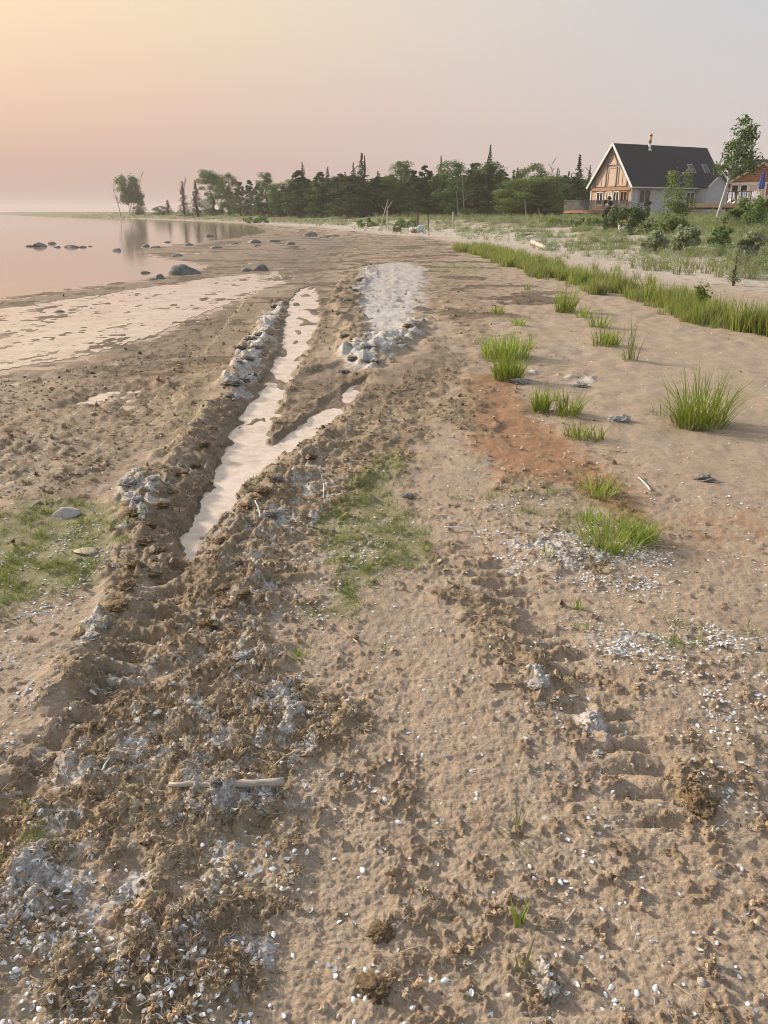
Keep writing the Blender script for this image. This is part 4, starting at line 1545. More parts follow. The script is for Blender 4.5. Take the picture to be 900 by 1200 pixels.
def crown_mesh(kind, g, n=13000):
    """unit-height crown made of leaf-sized faces in clumps"""
    cs, ds, sz = [], [], []
    if kind == 'spruce':
        lev = 30
        for l in range(lev):
            h = .05 + .93 * (l / (lev - 1)) ** .95
            R_ = .21 * (1 - h) ** 1.1 + .004
            for b in range(int(6 + 5 * (1 - h))):
                a = g.random() * 6.283
                Lb = R_ * (.55 + .6 * g.random())
                m_ = max(5, int(26 * (1 - h) + 6))
                t = g.random(m_) ** .7
                rr = t * Lb
                w_ = .10 * Lb * (1.2 - t)
                for q in range(m_):
                    cs.append((rr[q] * math.cos(a) + g.normal(0, w_[q]), rr[q] * math.sin(a) + g.normal(0, w_[q]),
                               h - .30 * rr[q] + .25 * rr[q] ** 2 / max(Lb, .01) + g.normal(0, .005)))
                    ds.append((math.cos(a), math.sin(a), .1))
                    sz.append(.019)
            for q in range(6):
                cs.append((g.normal(0, .008), g.normal(0, .008), h + .012 * g.random()))
                ds.append((0, 0, 1))
                sz.append(.02)
    else:
        nb = {'cedar': 80, 'round': 84, 'light': 70}[kind]
        blobs = []
        for b in range(nb):
            if kind == 'cedar':
                h = .03 + .92 * g.random() ** 1.05
                R_ = .225 * ((1 - h) ** .58 if h > .12 else .8 + .9 * h) 
                br = .02 + .075 * (1 - h) * (.4 + .6 * g.random())
            else:
                h = .06 + .90 * g.random()
                R_ = (.27 if kind == 'round' else .24) * math.sqrt(max(.03, 1 - ((h - .52) / .50) ** 2))
                br = .05 + .055 * g.random()
            a = g.random() * 6.283
            rr = R_ * math.sqrt(g.random()) * .95
            blobs.append((rr * math.cos(a), rr * math.sin(a), h, br))
        for k in range(n):
            b = blobs[int(g.integers(0, nb))]
            d = g.normal(size=3)
            d /= np.linalg.norm(d)
            r = b[3] * (.45 + .65 * g.random())
            cs.append((b[0] + d[0] * r, b[1] + d[1] * r, b[2] + d[2] * r * .85))
            ds.append(tuple(d))
            sz.append(.017 if kind == 'cedar' else .019)
    c = np.array(cs)
    c[:, 2] = np.clip(c[:, 2], .03, 1.0)
    return leaf_faces('crown', c, np.array(ds), np.array(sz), g)


TREES = {}
for kind, mat, bark, num in (('spruce', m_spr, m_bark, 3), ('cedar', m_dark, m_bark, 4), ('round', m_dec, m_bark, 4), ('light', m_lite, m_bark_p, 3)):
    TREES[kind] = []
    for i in range(num):
        g = np.random.default_rng(500 + 17 * i + len(kind))
        tm, cm = trunk_mesh(kind, g), crown_mesh(kind, g)
        tm.materials.append(bark)
        cm.materials.append(mat)
        TREES[kind].append((tm, cm))


def plant_tree(kind, px, top_py, Y, wpx, label, group=None, name=None, var=None, zb=None):
    top = at(px, top_py, Y)
    x = top.x
    zg = ground_z(x, Y) if zb is None else zb
    h = top.z - zg
    tm, cm = TREES[kind][int(rng.integers(0, len(TREES[kind]))) if var is None else var]
    base_w = {'spruce': .34, 'cedar': .44, 'round': .56, 'light': .52}[kind]
    w = wpx / 900 * (Y * CP + EYE * SP)
    o = empty(name or {'spruce': 'spruce_tree', 'cedar': 'cedar_tree', 'round': 'leafy_tree', 'light': 'birch_tree'}[kind], (x, Y, zg - .05),
              rng.random() * 6.28)
    s = w / base_w
    o.scale = (s * (1.45 if kind == 'spruce' else 1.35),) * 2 + (h + .05,)
    link('trunk', tm, None, o)
    link('crown', cm, None, o)
    tag(o, label, 'tree', group)
    return o


GT = 'trees of the wood behind the beach'
# kind, px, top, Y, width, label (None = one of the many alike)
FOREST = [
    ('spruce', 213, 212, 186, 12, 'thin dark spruce at the lake end of the far tree group'),
    ('spruce', 228, 211, 182, 16, 'second dark spruce from the lake end of the far tree group'),
    ('round', 247, 199, 178, 30, 'tall bushy tree standing in the far tree group by the lake'),
    ('round', 266, 202, 172, 22, 'rounded tree right of the tall bushy one in the far group'),
    ('cedar', 280, 211, 164, 20, None), ('cedar', 292, 209, 160, 18, None), ('cedar', 301, 212, 150, 18, None),
    ('round', 311, 202, 150, 22, 'airy round-topped tree at the right end of the far group'),
    ('cedar', 322, 220, 146, 22, None), ('cedar', 333, 216, 142, 22, None),
    ('cedar', 349, 197, 132, 34, None), ('spruce', 354, 190, 136, 14, 'spire-topped spruce where the dense wood begins at left'),
    ('cedar', 374, 199, 128, 36, None), ('spruce', 384, 195, 132, 14, None), ('cedar', 396, 201, 126, 30, None),
    ('spruce', 414, 190, 126, 18, 'shorter pointed spruce left of the tallest spruce'),
    ('spruce', 424, 179, 126, 26, 'tall pointed spruce rising over the left half of the wood'),
    ('cedar', 410, 205, 118, 46, None), ('cedar', 438, 205, 116, 38, None), ('cedar', 455, 202, 118, 34, None),
    ('round', 470, 189, 116, 32, 'dark leafy tree with high crown in the middle of the wood'),
    ('cedar', 486, 196, 116, 26, None), ('cedar', 491, 212, 108, 36, None), ('cedar', 500, 191, 114, 30, None),
    ('spruce', 517, 182, 116, 14, 'slim spruce poking above the middle of the wood'),
    ('cedar', 514, 202, 108, 30, None), ('round', 535, 187, 106, 42, 'broad dark tree with pale bare stems in the wood'),
    ('cedar', 557, 188, 106, 38, None), ('spruce', 575, 169, 110, 18, 'tallest thin spruce with sparse tip above the wood'),
    ('round', 573, 190, 104, 34, None), ('cedar', 590, 195, 106, 30, None), ('spruce', 607, 196, 110, 16, None),
    ('light', 623, 191, 112, 34, 'light green feathery tree at the right end of the wood'),
    ('light', 613, 208, 92, 52, 'bushy light green birch in front of the wood, left one'),
    ('light', 640, 206, 92, 48, 'bushy light green birch in front of the wood, right one'),
    ('spruce', 654, 196, 106, 14, None), ('cedar', 664, 203, 102, 28, None), ('cedar', 676, 205, 100, 30, None),
    ('spruce', 680, 181, 104, 22, 'tall club-topped spruce left of the grey house'),
    ('spruce', 692, 193, 108, 14, 'narrow spruce right beside the grey house gable'),
    ('cedar', 700, 214, 104, 26, None), ('cedar', 560, 214, 96, 30, None), ('cedar', 594, 218, 94, 30, None),
    ('cedar', 840, 188, 118, 50, 'dark tree top showing between the grey house and the wooden cabin'),
    ('cedar', 868, 196, 116, 44, None),
]
for kind, px, top, Y, w, lb in FOREST:
    plant_tree(kind, px, top, Y, w, lb or wood_label(px, kind), None if lb else 'trees: ' + wood_label(px, kind))
for i in range(46):
    px = 334 + i * 8.2 + rng.uniform(-4, 4)
    top = np.interp(px, [330, 400, 480, 560, 620, 700], [214, 208, 206, 204, 210, 214]) + rng.uniform(-5, 6)
    kd = 'spruce' if i % 4 == 1 else 'cedar'
    plant_tree(kd, px, top - (7 if kd == 'spruce' else 0), np.interp(px, [330, 700], [150, 118]) + rng.uniform(-4, 4), 44 if kd == 'cedar' else 20, wood_label(px, 'cedar'), 'trees: ' + wood_label(px, 'cedar'))


for i in range(26):
    px = 340 + i * 14.2 + rng.uniform(-5, 5)
    top = np.interp(px, [330, 400, 480, 560, 620, 700], [216, 212, 210, 206, 212, 214]) + rng.uniform(-6, 9)
    plant_tree('round', px, top, np.interp(px, [330, 700], [140, 108]) + rng.uniform(-5, 5), 40, wood_label(px, 'round'), 'trees: ' + wood_label(px, 'round'))


def dead_tree(px, base_Y, top_py, leanpx, label, seed, nb=16, zb=None):
    r = random.Random(seed)
    top = at(px + leanpx, top_py, base_Y)
    b = at(px, 248, base_Y)
    zg = ground_z(b.x, base_Y)
    root = empty('bare_tree', (b.x, base_Y, zg - .1))
    H_ = top.z - zg
    dx = top.x - b.x
    pts = [Vector((dx * (k / 6) ** 1.4, 0, H_ * k / 6)) for k in range(7)]
    MB().tube(pts, [.13 * (1 - .85 * k / 6) for k in range(7)], 6).build('trunk', m_dead, root)
    for i in range(nb):
        t = r.uniform(.35, .95)
        k = t * 6
        p = pts[int(k)].lerp(pts[min(6, int(k) + 1)], k % 1)
        a = r.uniform(0, 6.28)
        L_ = H_ * r.uniform(.12, .28) * (1.2 - t * .6)
        q = p + Vector((math.cos(a) * L_ * .55, math.sin(a) * L_ * .55, L_ * .8))
        m = MB().tube([p, p.lerp(q, .5), q], [.05, .035, .015], 5)
        for j in range(3):
            s = p.lerp(q, r.uniform(.3, .9))
            e = s + Vector((r.uniform(-.4, .4), r.uniform(-.4, .4), r.uniform(.3, .7))) * L_ * .5
            m.tube([s, e], [.025, .012], 4)
        m.build('branch', m_dead, root)
    tag(root, label, 'tree')


dead_tree(141, 228, 214, -11, 'bare dead tree leaning left at the lakeside point', 1, 12)
dead_tree(161, 230, 203, 5, 'bare grey tree behind the round leafy tree on the point', 2, 16)
dead_tree(215, 188, 203, 2, 'bare-topped dead tree among the spruces at the far group', 3, 18)
dead_tree(645, 120, 188, 2, 'bare pale twigs of a dead tree above the wood near the house', 5, 10)


# round tree on the point: several bare stems under a loose crown
def point_tree():
    Y = 228
    b = at(153, 248, Y)
    zg = ground_z(b.x, Y)
    root = empty('leafy_tree', (b.x, Y, zg))
    top = at(153, 204, Y).z - zg
    k = Y * CP / 900
    r = random.Random(3)
    for dx in (-3, 1, 5, 9):
        p = [Vector((dx * .35 * k * (1 + t), 0, top * .85 * t)) for t in (0, .3, .6, 1)]
        MB().tube(p, [.10, .08, .06, .03], 6).build('trunk', m_dead, root)
    g = np.random.default_rng(77)
    cs, ds = [], []
    for i in range(64):
        u = g.normal(size=3)
        u /= np.linalg.norm(u)
        rad = g.random() ** .4
        c = np.array([2 * k + u[0] * rad * 16 * k, u[1] * rad * 12 * k, top * .64 + u[2] * rad * 17 * k])
        if c[0] > 8 * k:
            c[2] -= 6 * k * g.random()
        n = 120
        d = g.normal(size=(n, 3))
        d /= np.linalg.norm(d, axis=1)[:, None]
        cs.append(c + d * (.2 + .8 * g.random((n, 1))) * 4.6 * k)
        ds.append(d)
    me = leaf_faces('crown', np.vstack(cs), np.vstack(ds), .36, g)
    link('crown', me, m_dec, root)
    tag(root, 'round leafy tree on bare stems standing on the lakeside point', 'tree')


point_tree()
plant_tree('spruce', 196, 234, 212, 12, 'small young spruce alone on the point left of the far group')
plant_tree('round', 187, 241, 212, 14, 'low shrub beside the small spruce on the point', name='shrub')
plant_tree('round', 163, 241, 224, 12, 'low shrub under the round tree on the point', name='shrub')

# pale stems seen at the wood's edge
for px, p0, p1, Y, lb in ((545, 250, 205, 100, 'pale leaning bare stem at the edge of the wood, right one'), (538, 250, 224, 100, 'short pale leaning stem at the edge of the wood'),
                          (634, 258, 243, 84, 'pale dead trunk stub before the light green birches'), (618, 250, 233, 86, 'pale birch stem under the light green birches')):
    a, b = at(px, p0, Y), at(px - 3, p1, Y)
    zg = ground_z(a.x, Y)
    m = MB().tube([(0, 0, 0), ((b.x - a.x) * .6, 0, (b.z - zg) * .5), (b.x - a.x, 0, b.z - zg)], [.07, .05, .025], 7)
    o = empty('dead_tree', (a.x, Y, zg - .05))
    m.build('trunk', m_dead, o)
    tag(o, lb, 'tree')


# the white-stemmed tree before the cabin
def leaning_tree(px0, py0, px1, py1, Y, cr_c, cr_r, leaf, nblob, per, mat, bark, label, name, r0, seed):
    g = np.random.default_rng(seed)
    a = at(px0, py0, Y)
    zg = ground_z(a.x, Y)
    b = at(px1, py1, Y)
    root = empty(name, (a.x, Y, zg - .05))
    B = Vector((b.x - a.x, 0, b.z - zg))
    pts = [B * t + Vector((.10 * math.sin(3 * t), .05 * math.sin(5 * t), 0)) for t in (0, .2, .4, .6, .8, 1)]
    MB().tube(pts, [r0 * (1 - .75 * t) for t in (0, .2, .4, .6, .8, 1)], 8).build('trunk', bark, root, True)
    cs, ds = [], []
    k = (Y * CP + EYE * SP) / 900
    for (cx, cy), (rx, ry), nb in zip(cr_c, cr_r, nblob):
        c0 = at(cx, cy, Y)
        for i in range(nb):
            u = g.normal(size=3)
            u /= np.linalg.norm(u)
            rad = g.random() ** .45
            c = np.array([c0.x - a.x + u[0] * rad * rx * k, u[1] * rad * rx * k, c0.z - zg + u[2] * rad * ry * k])
            d = g.normal(size=(per, 3))
            d /= np.linalg.norm(d, axis=1)[:, None]
            cs.append(c + d * (.3 + .7 * g.random((per, 1))) * leaf * 2.2)
            ds.append(d)
            if i % 3 == 0:
                t = min(1, max(.25, (c[2] / max(B.z, .1)) * .85))
                p = B * t
                MB().tube([p, p.lerp(Vector(c), .5) + Vector((0, 0, .05)), Vector(c)], [r0 * .3, r0 * .2, r0 * .08], 5).build('branch', bark, root)
    link('crown', leaf_faces('crown', np.vstack(cs), np.vstack(ds), leaf, g), mat, root)
    tag(root, label, 'tree')
    return root


leaning_tree(838, 264, 872, 140, 52, [(874, 153), (870, 178), (866, 195)], [(12, 17), (20, 16), (24, 13)], .17, (26, 34, 34), 26, m_dec, m_bark_p,
             'slender leaning tree with white trunk in front of the cabin', 'birch_tree', .11, 41)
leaning_tree(793, 262, 795, 200, 58, [(788, 212), (806, 208), (792, 232), (790, 250), (803, 240)], [(7, 14), (4, 10), (14, 15), (16, 14), (10, 14)], .16,
             (16, 8, 26, 26, 14), 22, m_lite, m_bark_p, 'pale green young poplar in front of the grey house', 'poplar_tree', .05, 42)


def bush(px, py, wpx, hpx, Y, mat, label, n=26, leaf=.12, name='bush', seed=0):
    g = np.random.default_rng(seed + 600)
    c = at(px, py, Y)
    zg = ground_z(c.x, Y)
    k = (Y * CP + EYE * SP) / 900
    W_, H_ = wpx * k / 2, max(.3, c.z - zg + hpx * k * .5)
    root = empty(name, (c.x, Y, zg - .03))
    cs, ds = [], []
    st = MB()
    for i in range(n):
        u = g.normal(size=3)
        u /= np.linalg.norm(u)
        q = np.array([u[0] * W_ * .85 * g.random() ** .4, u[1] * W_ * .7 * g.random() ** .4, 0])
        q[2] = H_ * (.12 + .75 * g.random() * (1 - .5 * (abs(q[0]) / W_) ** 2))
        d = g.normal(size=(46, 3))
        d /= np.linalg.norm(d, axis=1)[:, None]
        cs.append(q + d * (.3 + .7 * g.random((46, 1))) * max(.12, .28 * min(W_, H_)))
        ds.append(d)
        if i % 3 == 0:
            st.tube([(0, 0, 0), tuple(q * .5 + np.array([0, 0, .05])), tuple(q)], [.03, .02, .008], 5)
    st.build('stem', m_bark, root)
    C_ = np.vstack(cs)
    C_[:, 2] = np.maximum(C_[:, 2], .02)
    link('foliage', leaf_faces('foliage', C_, np.vstack(ds), leaf, g), mat, root)
    tag(root, label, 'bush')


for i, (px, py, w, h, Y, mat, lb) in enumerate([
    (742, 258, 52, 34, 44, m_dark, 'dark spreading juniper bush in front of the grey house'),
    (722, 250, 34, 26, 50, m_dark, 'dark bush left of the juniper before the gable deck'),
    (756, 240, 16, 30, 56, m_spr, 'small dark fir below the side window of the grey house'),
    (714, 240, 16, 26, 60, m_spr, 'small dark fir before the gable windows'),
    (790, 262, 46, 22, 42, m_bush, 'green bush under the young poplar'),
    (884, 246, 44, 40, 40, m_bush, 'bright green bush hiding the cabin deck at the right edge'),
    (862, 256, 30, 24, 42, m_bush, 'green bush by the cabin stairs'),
    (806, 272, 40, 24, 30, m_sage, 'silvery sage bush in the middle of the right dune'),
    (770, 276, 36, 18, 32, m_sage, 'silvery sage bush left on the right dune'),
    (846, 268, 40, 24, 30, m_bush, 'green shrub on the right dune below the leaning tree'),
    (880, 276, 40, 28, 25, m_sage, 'pale grey-green shrub near the right edge of the dune'),
    (690, 262, 50, 16, 56, m_bush, 'low green bush below the gable deck'),
    (652, 264, 44, 14, 62, m_bush, 'low green bush at the dune edge before the birches'),
    (436, 262, 50, 14, 84, m_bush, 'long low green bush on the dune before the left wood'),
    (476, 262, 40, 14, 78, m_bush, 'low green bush left of the brown post'),
    (300, 256, 36, 8, 120, m_bush, 'low bush on the shore before the far tree group'),
    (866, 292, 16, 18, 18, m_sage, 'small grey-green herb on the white sand strip'),
    (822, 344, 16, 40, 12.5, m_lite, 'tall pale leafy weed standing by the grass strip'),
]):
    bush(px, py, w, h, Y, mat, lb, 26 if w > 20 else 9, .10 + .0009 * Y if Y > 22 else .05, 'bush' if Y > 22 else 'weed', i)

# ------------------------------------------------------------------ rocks
def rock_material():
    t = NT('lake_rock')
    n = t.noise(2.2, 8, .7, t.obj())
    c = t.ramp(n, [(.3, (.08, .076, .072)), (.5, (.18, .17, .16)), (.7, (.32, .30, .28))])
    return t.done(t.bsdf(c, .75, t.bump(n, .7, .05), .4))


m_rock = rock_material()


RL = 'low dark rock in the row of rocks out in the lake'
RG = 'rocks in a row out in the lake'
ROCKS = [
    (33, 289, 11, 4, RL, RG), (48, 289, 20, 7, 'largest rounded rock in the row out in the lake', None), (61, 286, 9, 4, RL, RG), (67, 290, 8, 3, RL, RG),
    (84, 290, 17, 5, RL, RG), (97, 290, 9, 3, RL, RG), (106, 289, 6, 2, RL, RG),
    (137, 294, 13, 5, 'small rock at the tip of the muddy flats by the lake', None),
    (171, 289, 11, 4, 'low rock on the muddy flats, left of two', None), (182, 291, 12, 4, 'low rock on the muddy flats, right of two', None),
    (196, 284, 9, 2.5, 'thin flat rock in shallow water before the flats', None),
    (217, 321, 35, 15, 'big dark slanted boulder at the water edge', None),
    (170, 320, 12, 5, 'small pale rock left of the big slanted boulder', None), (187, 327, 13, 9, 'upright grey rock below the big slanted boulder', None),
    (178, 328, 14, 4, 'flat grey rock below the big slanted boulder', None),
    (304, 317, 22, 10, 'round dark boulder on the wet mud right of the big one', None), (289, 318, 14, 6, 'low dark rock touching the round boulder', None),
    (246, 277, 11, 5, 'dark rock in shallows at the far flats', None), (254, 291, 15, 5, 'flat grey rock in the middle of the flats', None),
    (222, 288, 11, 4, 'small rock left in the middle of the flats', None), (208, 301, 13, 4, 'low rock in the near shallows of the flats', None),
    (297, 285, 18, 6, 'broad grey rock on the flats, upper right', None), (301, 289, 12, 3, 'flat rock just below the broad grey rock', None),
    (321, 284, 15, 5, 'grey rock on the flats right of the broad one', None), (341, 287, 10, 5, 'small grey rock at the right end of the flats', None),
    (275, 287, 10, 3, 'little rock between the middle and upper right rocks', None),
    (364, 277, 17, 7, 'dark rounded rock at the head of the bay', None), (387, 278, 27, 4, 'long flat grey slab beside the dark rock at the bay head', None),
    (70, 366, 14, 5, 'single dark stone in the wet pale shallows at left', None),
    (315, 340, 10, 4, 'small stone at the far end of the left algae heap', None),
]
for i, (px, py, w, h, lb, gp) in enumerate(ROCKS):
    x, y = G(px, py, ZL)
    k = (y * CP + EYE * SP) / 900
    o = link('rock' if w < 20 else 'boulder', rock_mesh(700 + i, m_rock))
    zg = max(ZL - .02, ground_z(x, y) - .02)
    o.location = (x, y, zg)
    o.scale = (w * k * .55, w * k * .5, h * k * .8)
    o.rotation_euler = (0, .12 if i == 11 else 0, random.Random(i).uniform(-.5, .5))
    tag(o, lb, 'rock' if w < 20 else 'boulder', gp)

# ------------------------------------------------------------------ things on the far beach
m_log = M_plain('log_pale', (.36, .32, .27), (.58, .53, .47), 3, .85, .5, .02, .3, stretch=(1, 8, 8))
m_post = M_plain('post_brown', (.09, .055, .035), (.20, .13, .09), 4, .9, .5, .01, .2)
m_rust = M_plain('rust_red', (.25, .08, .045), (.42, .17, .10), 6, .8, .4, .01, .3)
m_wpaint = M_plain('white_paint', (.70, .70, .69), (.82, .82, .81), 5, .5, .15, .004, .5)
m_blue_p = M_plain('blue_plastic', (.42, .52, .62), (.52, .62, .72), 4, .45, .1, .004, .5)


def ground_tube(name, a, b, r0, r1, mat, label, cat, knob=True, seed=0, lift=.7):
    r = random.Random(seed)
    za, zb = ground_z(*a), ground_z(*b)
    pts, rad = [], []
    for i in range(9):
        t = i / 8
        pts.append((a[0] + (b[0] - a[0]) * t - a[0] + r.uniform(-.02, .02), a[1] + (b[1] - a[1]) * t - a[1] + r.uniform(-.02, .02),
                    (zb - za) * t + r0 * lift))
        rad.append((r0 + (r1 - r0) * t) * r.uniform(.9, 1.1))
    o = MB().tube(pts, rad, 10).build(name, mat, None, True)
    o.location = (a[0], a[1], za)
    tag(o, label, cat)
    return o


ground_tube('drift_log', G(624, 283.5, .1), G(641, 291, .1), .12, .08, m_log, 'bleached white drift log lying at the end of the grass strip', 'log', seed=1)
ground_tube('log', G(460, 271.5), G(470, 271.5), .20, .20, m_post, 'short dark log on the sand left of the brown post', 'log', seed=2)
ground_tube('drift_branch', G(612, 279, .1), G(622, 276, .2), .07, .03, m_post, 'dark drift branch sticking out of the sand bank', 'branch', seed=3, lift=2.0)


def upright(px, py0, py1, Y, r, mat, name, label, cat, leanpx=0):
    a, b = at(px, py0, Y), at(px + leanpx, py1, Y)
    zg = ground_z(a.x, Y)
    z1 = max(b.z - zg, .5)
    o = MB().tube([(0, 0, -.2), ((b.x - a.x) * .5, .01, z1 * .5), (b.x - a.x, 0, z1)], [r, r * .95, r * .8], 8).build(name, mat)
    o.location = (a.x, Y, zg)
    tag(o, label, cat)


upright(489.5, 264, 249, 66, .10, m_post, 'post', 'stout brown post standing on the sand bank', 'post')
upright(531, 262, 248, 66, .08, m_log, 'post', 'pale wooden post right of the brown post on the bank', 'post')
upright(502, 262, 250, 68, .05, m_post, 'post', 'thin dark stake between the brown and the pale post', 'post')
upright(618, 262, 252, 70, .05, m_log, 'post', 'thin grey stake on the bank before the birches', 'post')


def tripod():
    Y = 72
    c = at(451, 270, Y)
    zg = ground_z(c.x, Y)
    root = empty('pole_tripod', (c.x, Y, zg))
    k = Y * CP / 900
    for (bx, by), (tx, tz) in zip(((-7, 0), (5, 3), (2, -4)), ((4, 34), (3, 26), (2.5, 22))):
        MB().tube([(bx * k, by * k, -.1), (tx * k, 0, tz * k)], [.045, .025], 6).build('pole', m_log, root)
    for j, (x0, z0, x1, z1) in enumerate(((3, 24, 9, 32), (2, 20, -4, 27))):
        MB().tube([(x0 * k, 0, z0 * k), (x1 * k, 0, z1 * k)], [.03, .015], 5).build('twig', m_log, root)
    tag(root, 'driftwood poles propped together like a tripod on the bank', 'poles')


tripod()


def tub():
    Y = 65
    c = at(493, 262, Y)
    zg = ground_z(c.x, Y)
    root = empty('plastic_tub', (c.x, Y, zg))
    m = MB().tube([(0, 0, 0), (0, 0, .12), (0, 0, .34), (0, 0, .42)], [.22, .25, .29, .25], 14)
    m.build('tub_body', m_blue_p, root, True)
    MB().tube([(0, 0, .42), (0, 0, .46), (0, 0, .50)], [.27, .27, .12], 14).build('lid', m_blue_p, root)
    tag(root, 'pale blue plastic tub beside the brown post', 'tub')
    c = at(485, 264, 64)
    root = empty('cloth_bundle', (c.x, 64, ground_z(c.x, 64)))
    for nm, s, off, mt in (('red_bag', .24, (0, 0, .12), m_rust), ('white_bag', .20, (-.16, -.05, .26), m_wpaint), ('white_bag', .16, (.22, .05, .28), m_wpaint)):
        me = crumb_mesh(90 + int(s * 100), .8, 3, .12)
        me.polygons.foreach_set('use_smooth', np.ones(len(me.polygons), bool))
        o = link(nm, me, mt, root)
        o.location = off
        o.scale = (s, s, s)
    tag(root, 'red and white bundle on the bank left of the brown post', 'bundle')


tub()


def yellow_box():
    Y = 47
    c = at(729, 266, Y)
    zg = ground_z(c.x, Y)
    root = empty('utility_box', (c.x, Y, zg))
    MB().box((0, 0, .22), (.36, .30, .44)).build('box_body', m_wpaint, root)
    m = MB()
    m.poly([(-.22, -.19, .44), (.22, -.19, .44), (.22, .19, .44), (-.22, .19, .44), (-.14, -.1, .60), (.14, -.1, .60), (.14, .1, .60), (-.14, .1, .60)],
           [(3, 2, 1, 0), (4, 5, 6, 7), (0, 1, 5, 4), (1, 2, 6, 5), (2, 3, 7, 6), (3, 0, 4, 7)])
    m.build('lid', M_plain('yellow_paint', (.55, .33, .04), (.68, .43, .07), 4, .5, .1, .004, .5), root)
    tag(root, 'small white box with yellow lid beside the juniper bush', 'box')


yellow_box()

# ------------------------------------------------------------------ grey house
m_siding = M_plain('siding_grey', (.44, .455, .45), (.56, .575, .57), 2.5, .75, .2, .01, .3, stretch=(.3, 1, 6))
m_roof = M_plain('shingle_dark', (.022, .026, .033), (.045, .05, .06), 9, .9, .5, .02, .2)
m_trim = M_plain('trim_white', (.62, .62, .61), (.74, .74, .73), 4, .6, .1, .005, .4)
m_cedar = M_plain('cedar_orange', (.30, .145, .075), (.46, .25, .14), 4, .75, .3, .01, .3, stretch=(1, 1, 10))
m_shake = M_plain('shake_greybrown', (.20, .165, .135), (.34, .29, .245), 5, .9, .5, .03, .2)
m_tan = M_plain('board_tan', (.42, .29, .20), (.54, .39, .28), 3, .75, .2, .01, .3)
m_deck = M_plain('deck_grey', (.13, .125, .12), (.24, .23, .22), 4, .85, .3, .01, .2, stretch=(1, 1, 6))
m_wood = M_plain('deck_wood', (.42, .28, .17), (.58, .41, .27), 4, .8, .3, .01, .3, stretch=(6, 1, 1))
m_steel = M_plain('steel', (.55, .55, .55), (.68, .68, .68), 4, .35, .05, .002, .5, 1.0)
m_pipe_lit = M_plain('pipe_sunlit', (.62, .27, .13), (.75, .38, .2), 4, .4, .05, .002, .5, .6)  # orange evening light on the pipe top, painted as its base colour
m_fr = M_plain('frame_peach', (.40, .29, .22), (.52, .40, .31), 4, .7, .1, .003, .3)
m_dkframe = M_plain('frame_dark', (.30, .33, .37), (.40, .43, .47), 4, .6, .1, .003, .4)


def glass_material(name, base):
    t = NT(name)
    n = t.noise(.8, 2, .5, t.obj())
    return t.done(t.bsdf(base, .05, t.bump(n, .04, .02), .5, ior=1.45))


m_glass = glass_material('window_glass', (.022, .022, .025))
m_glass_sky = glass_material('window_glass_sky_tint', (.60, .46, .37))  # pink sky reflection painted into the pane base colour


def plate(m, pts, nrm, th):
    """a flat outline given thickness along nrm"""
    n = Vector(nrm) * th
    k = len(pts)
    P_ = [Vector(p) for p in pts] + [Vector(p) + n for p in pts]
    m.poly(P_, [tuple(range(k))[::-1], tuple(range(k, 2 * k))] + [(i, (i + 1) % k, k + (i + 1) % k, k + i) for i in range(k)])
    return m


def frame_window(parent, pts, nrm, fw, frame_mat, glass_mat, mull=(), name='window'):
    """window set into a wall: frame bars round the outline, a pane behind them, bars across it"""
    n = Vector(nrm)
    P_ = [Vector(p) for p in pts]
    m = MB()
    k = len(P_)
    c = sum(P_, Vector()) / k
    for i in range(k):
        a, b = P_[i], P_[(i + 1) % k]
        d = (b - a).normalized() * fw * .5
        m.bar(a - d + n * .03, b + d + n * .03, fw, .09, nrm)
    for a, b in mull:
        m.bar(Vector(a) + n * .025, Vector(b) + n * .025, fw * .8, .06, nrm)
    w = m.build(name, frame_mat, parent)
    pm = MB()
    plate(pm, P_, nrm, .018)
    pm.build('pane', glass_mat, w)
    return w


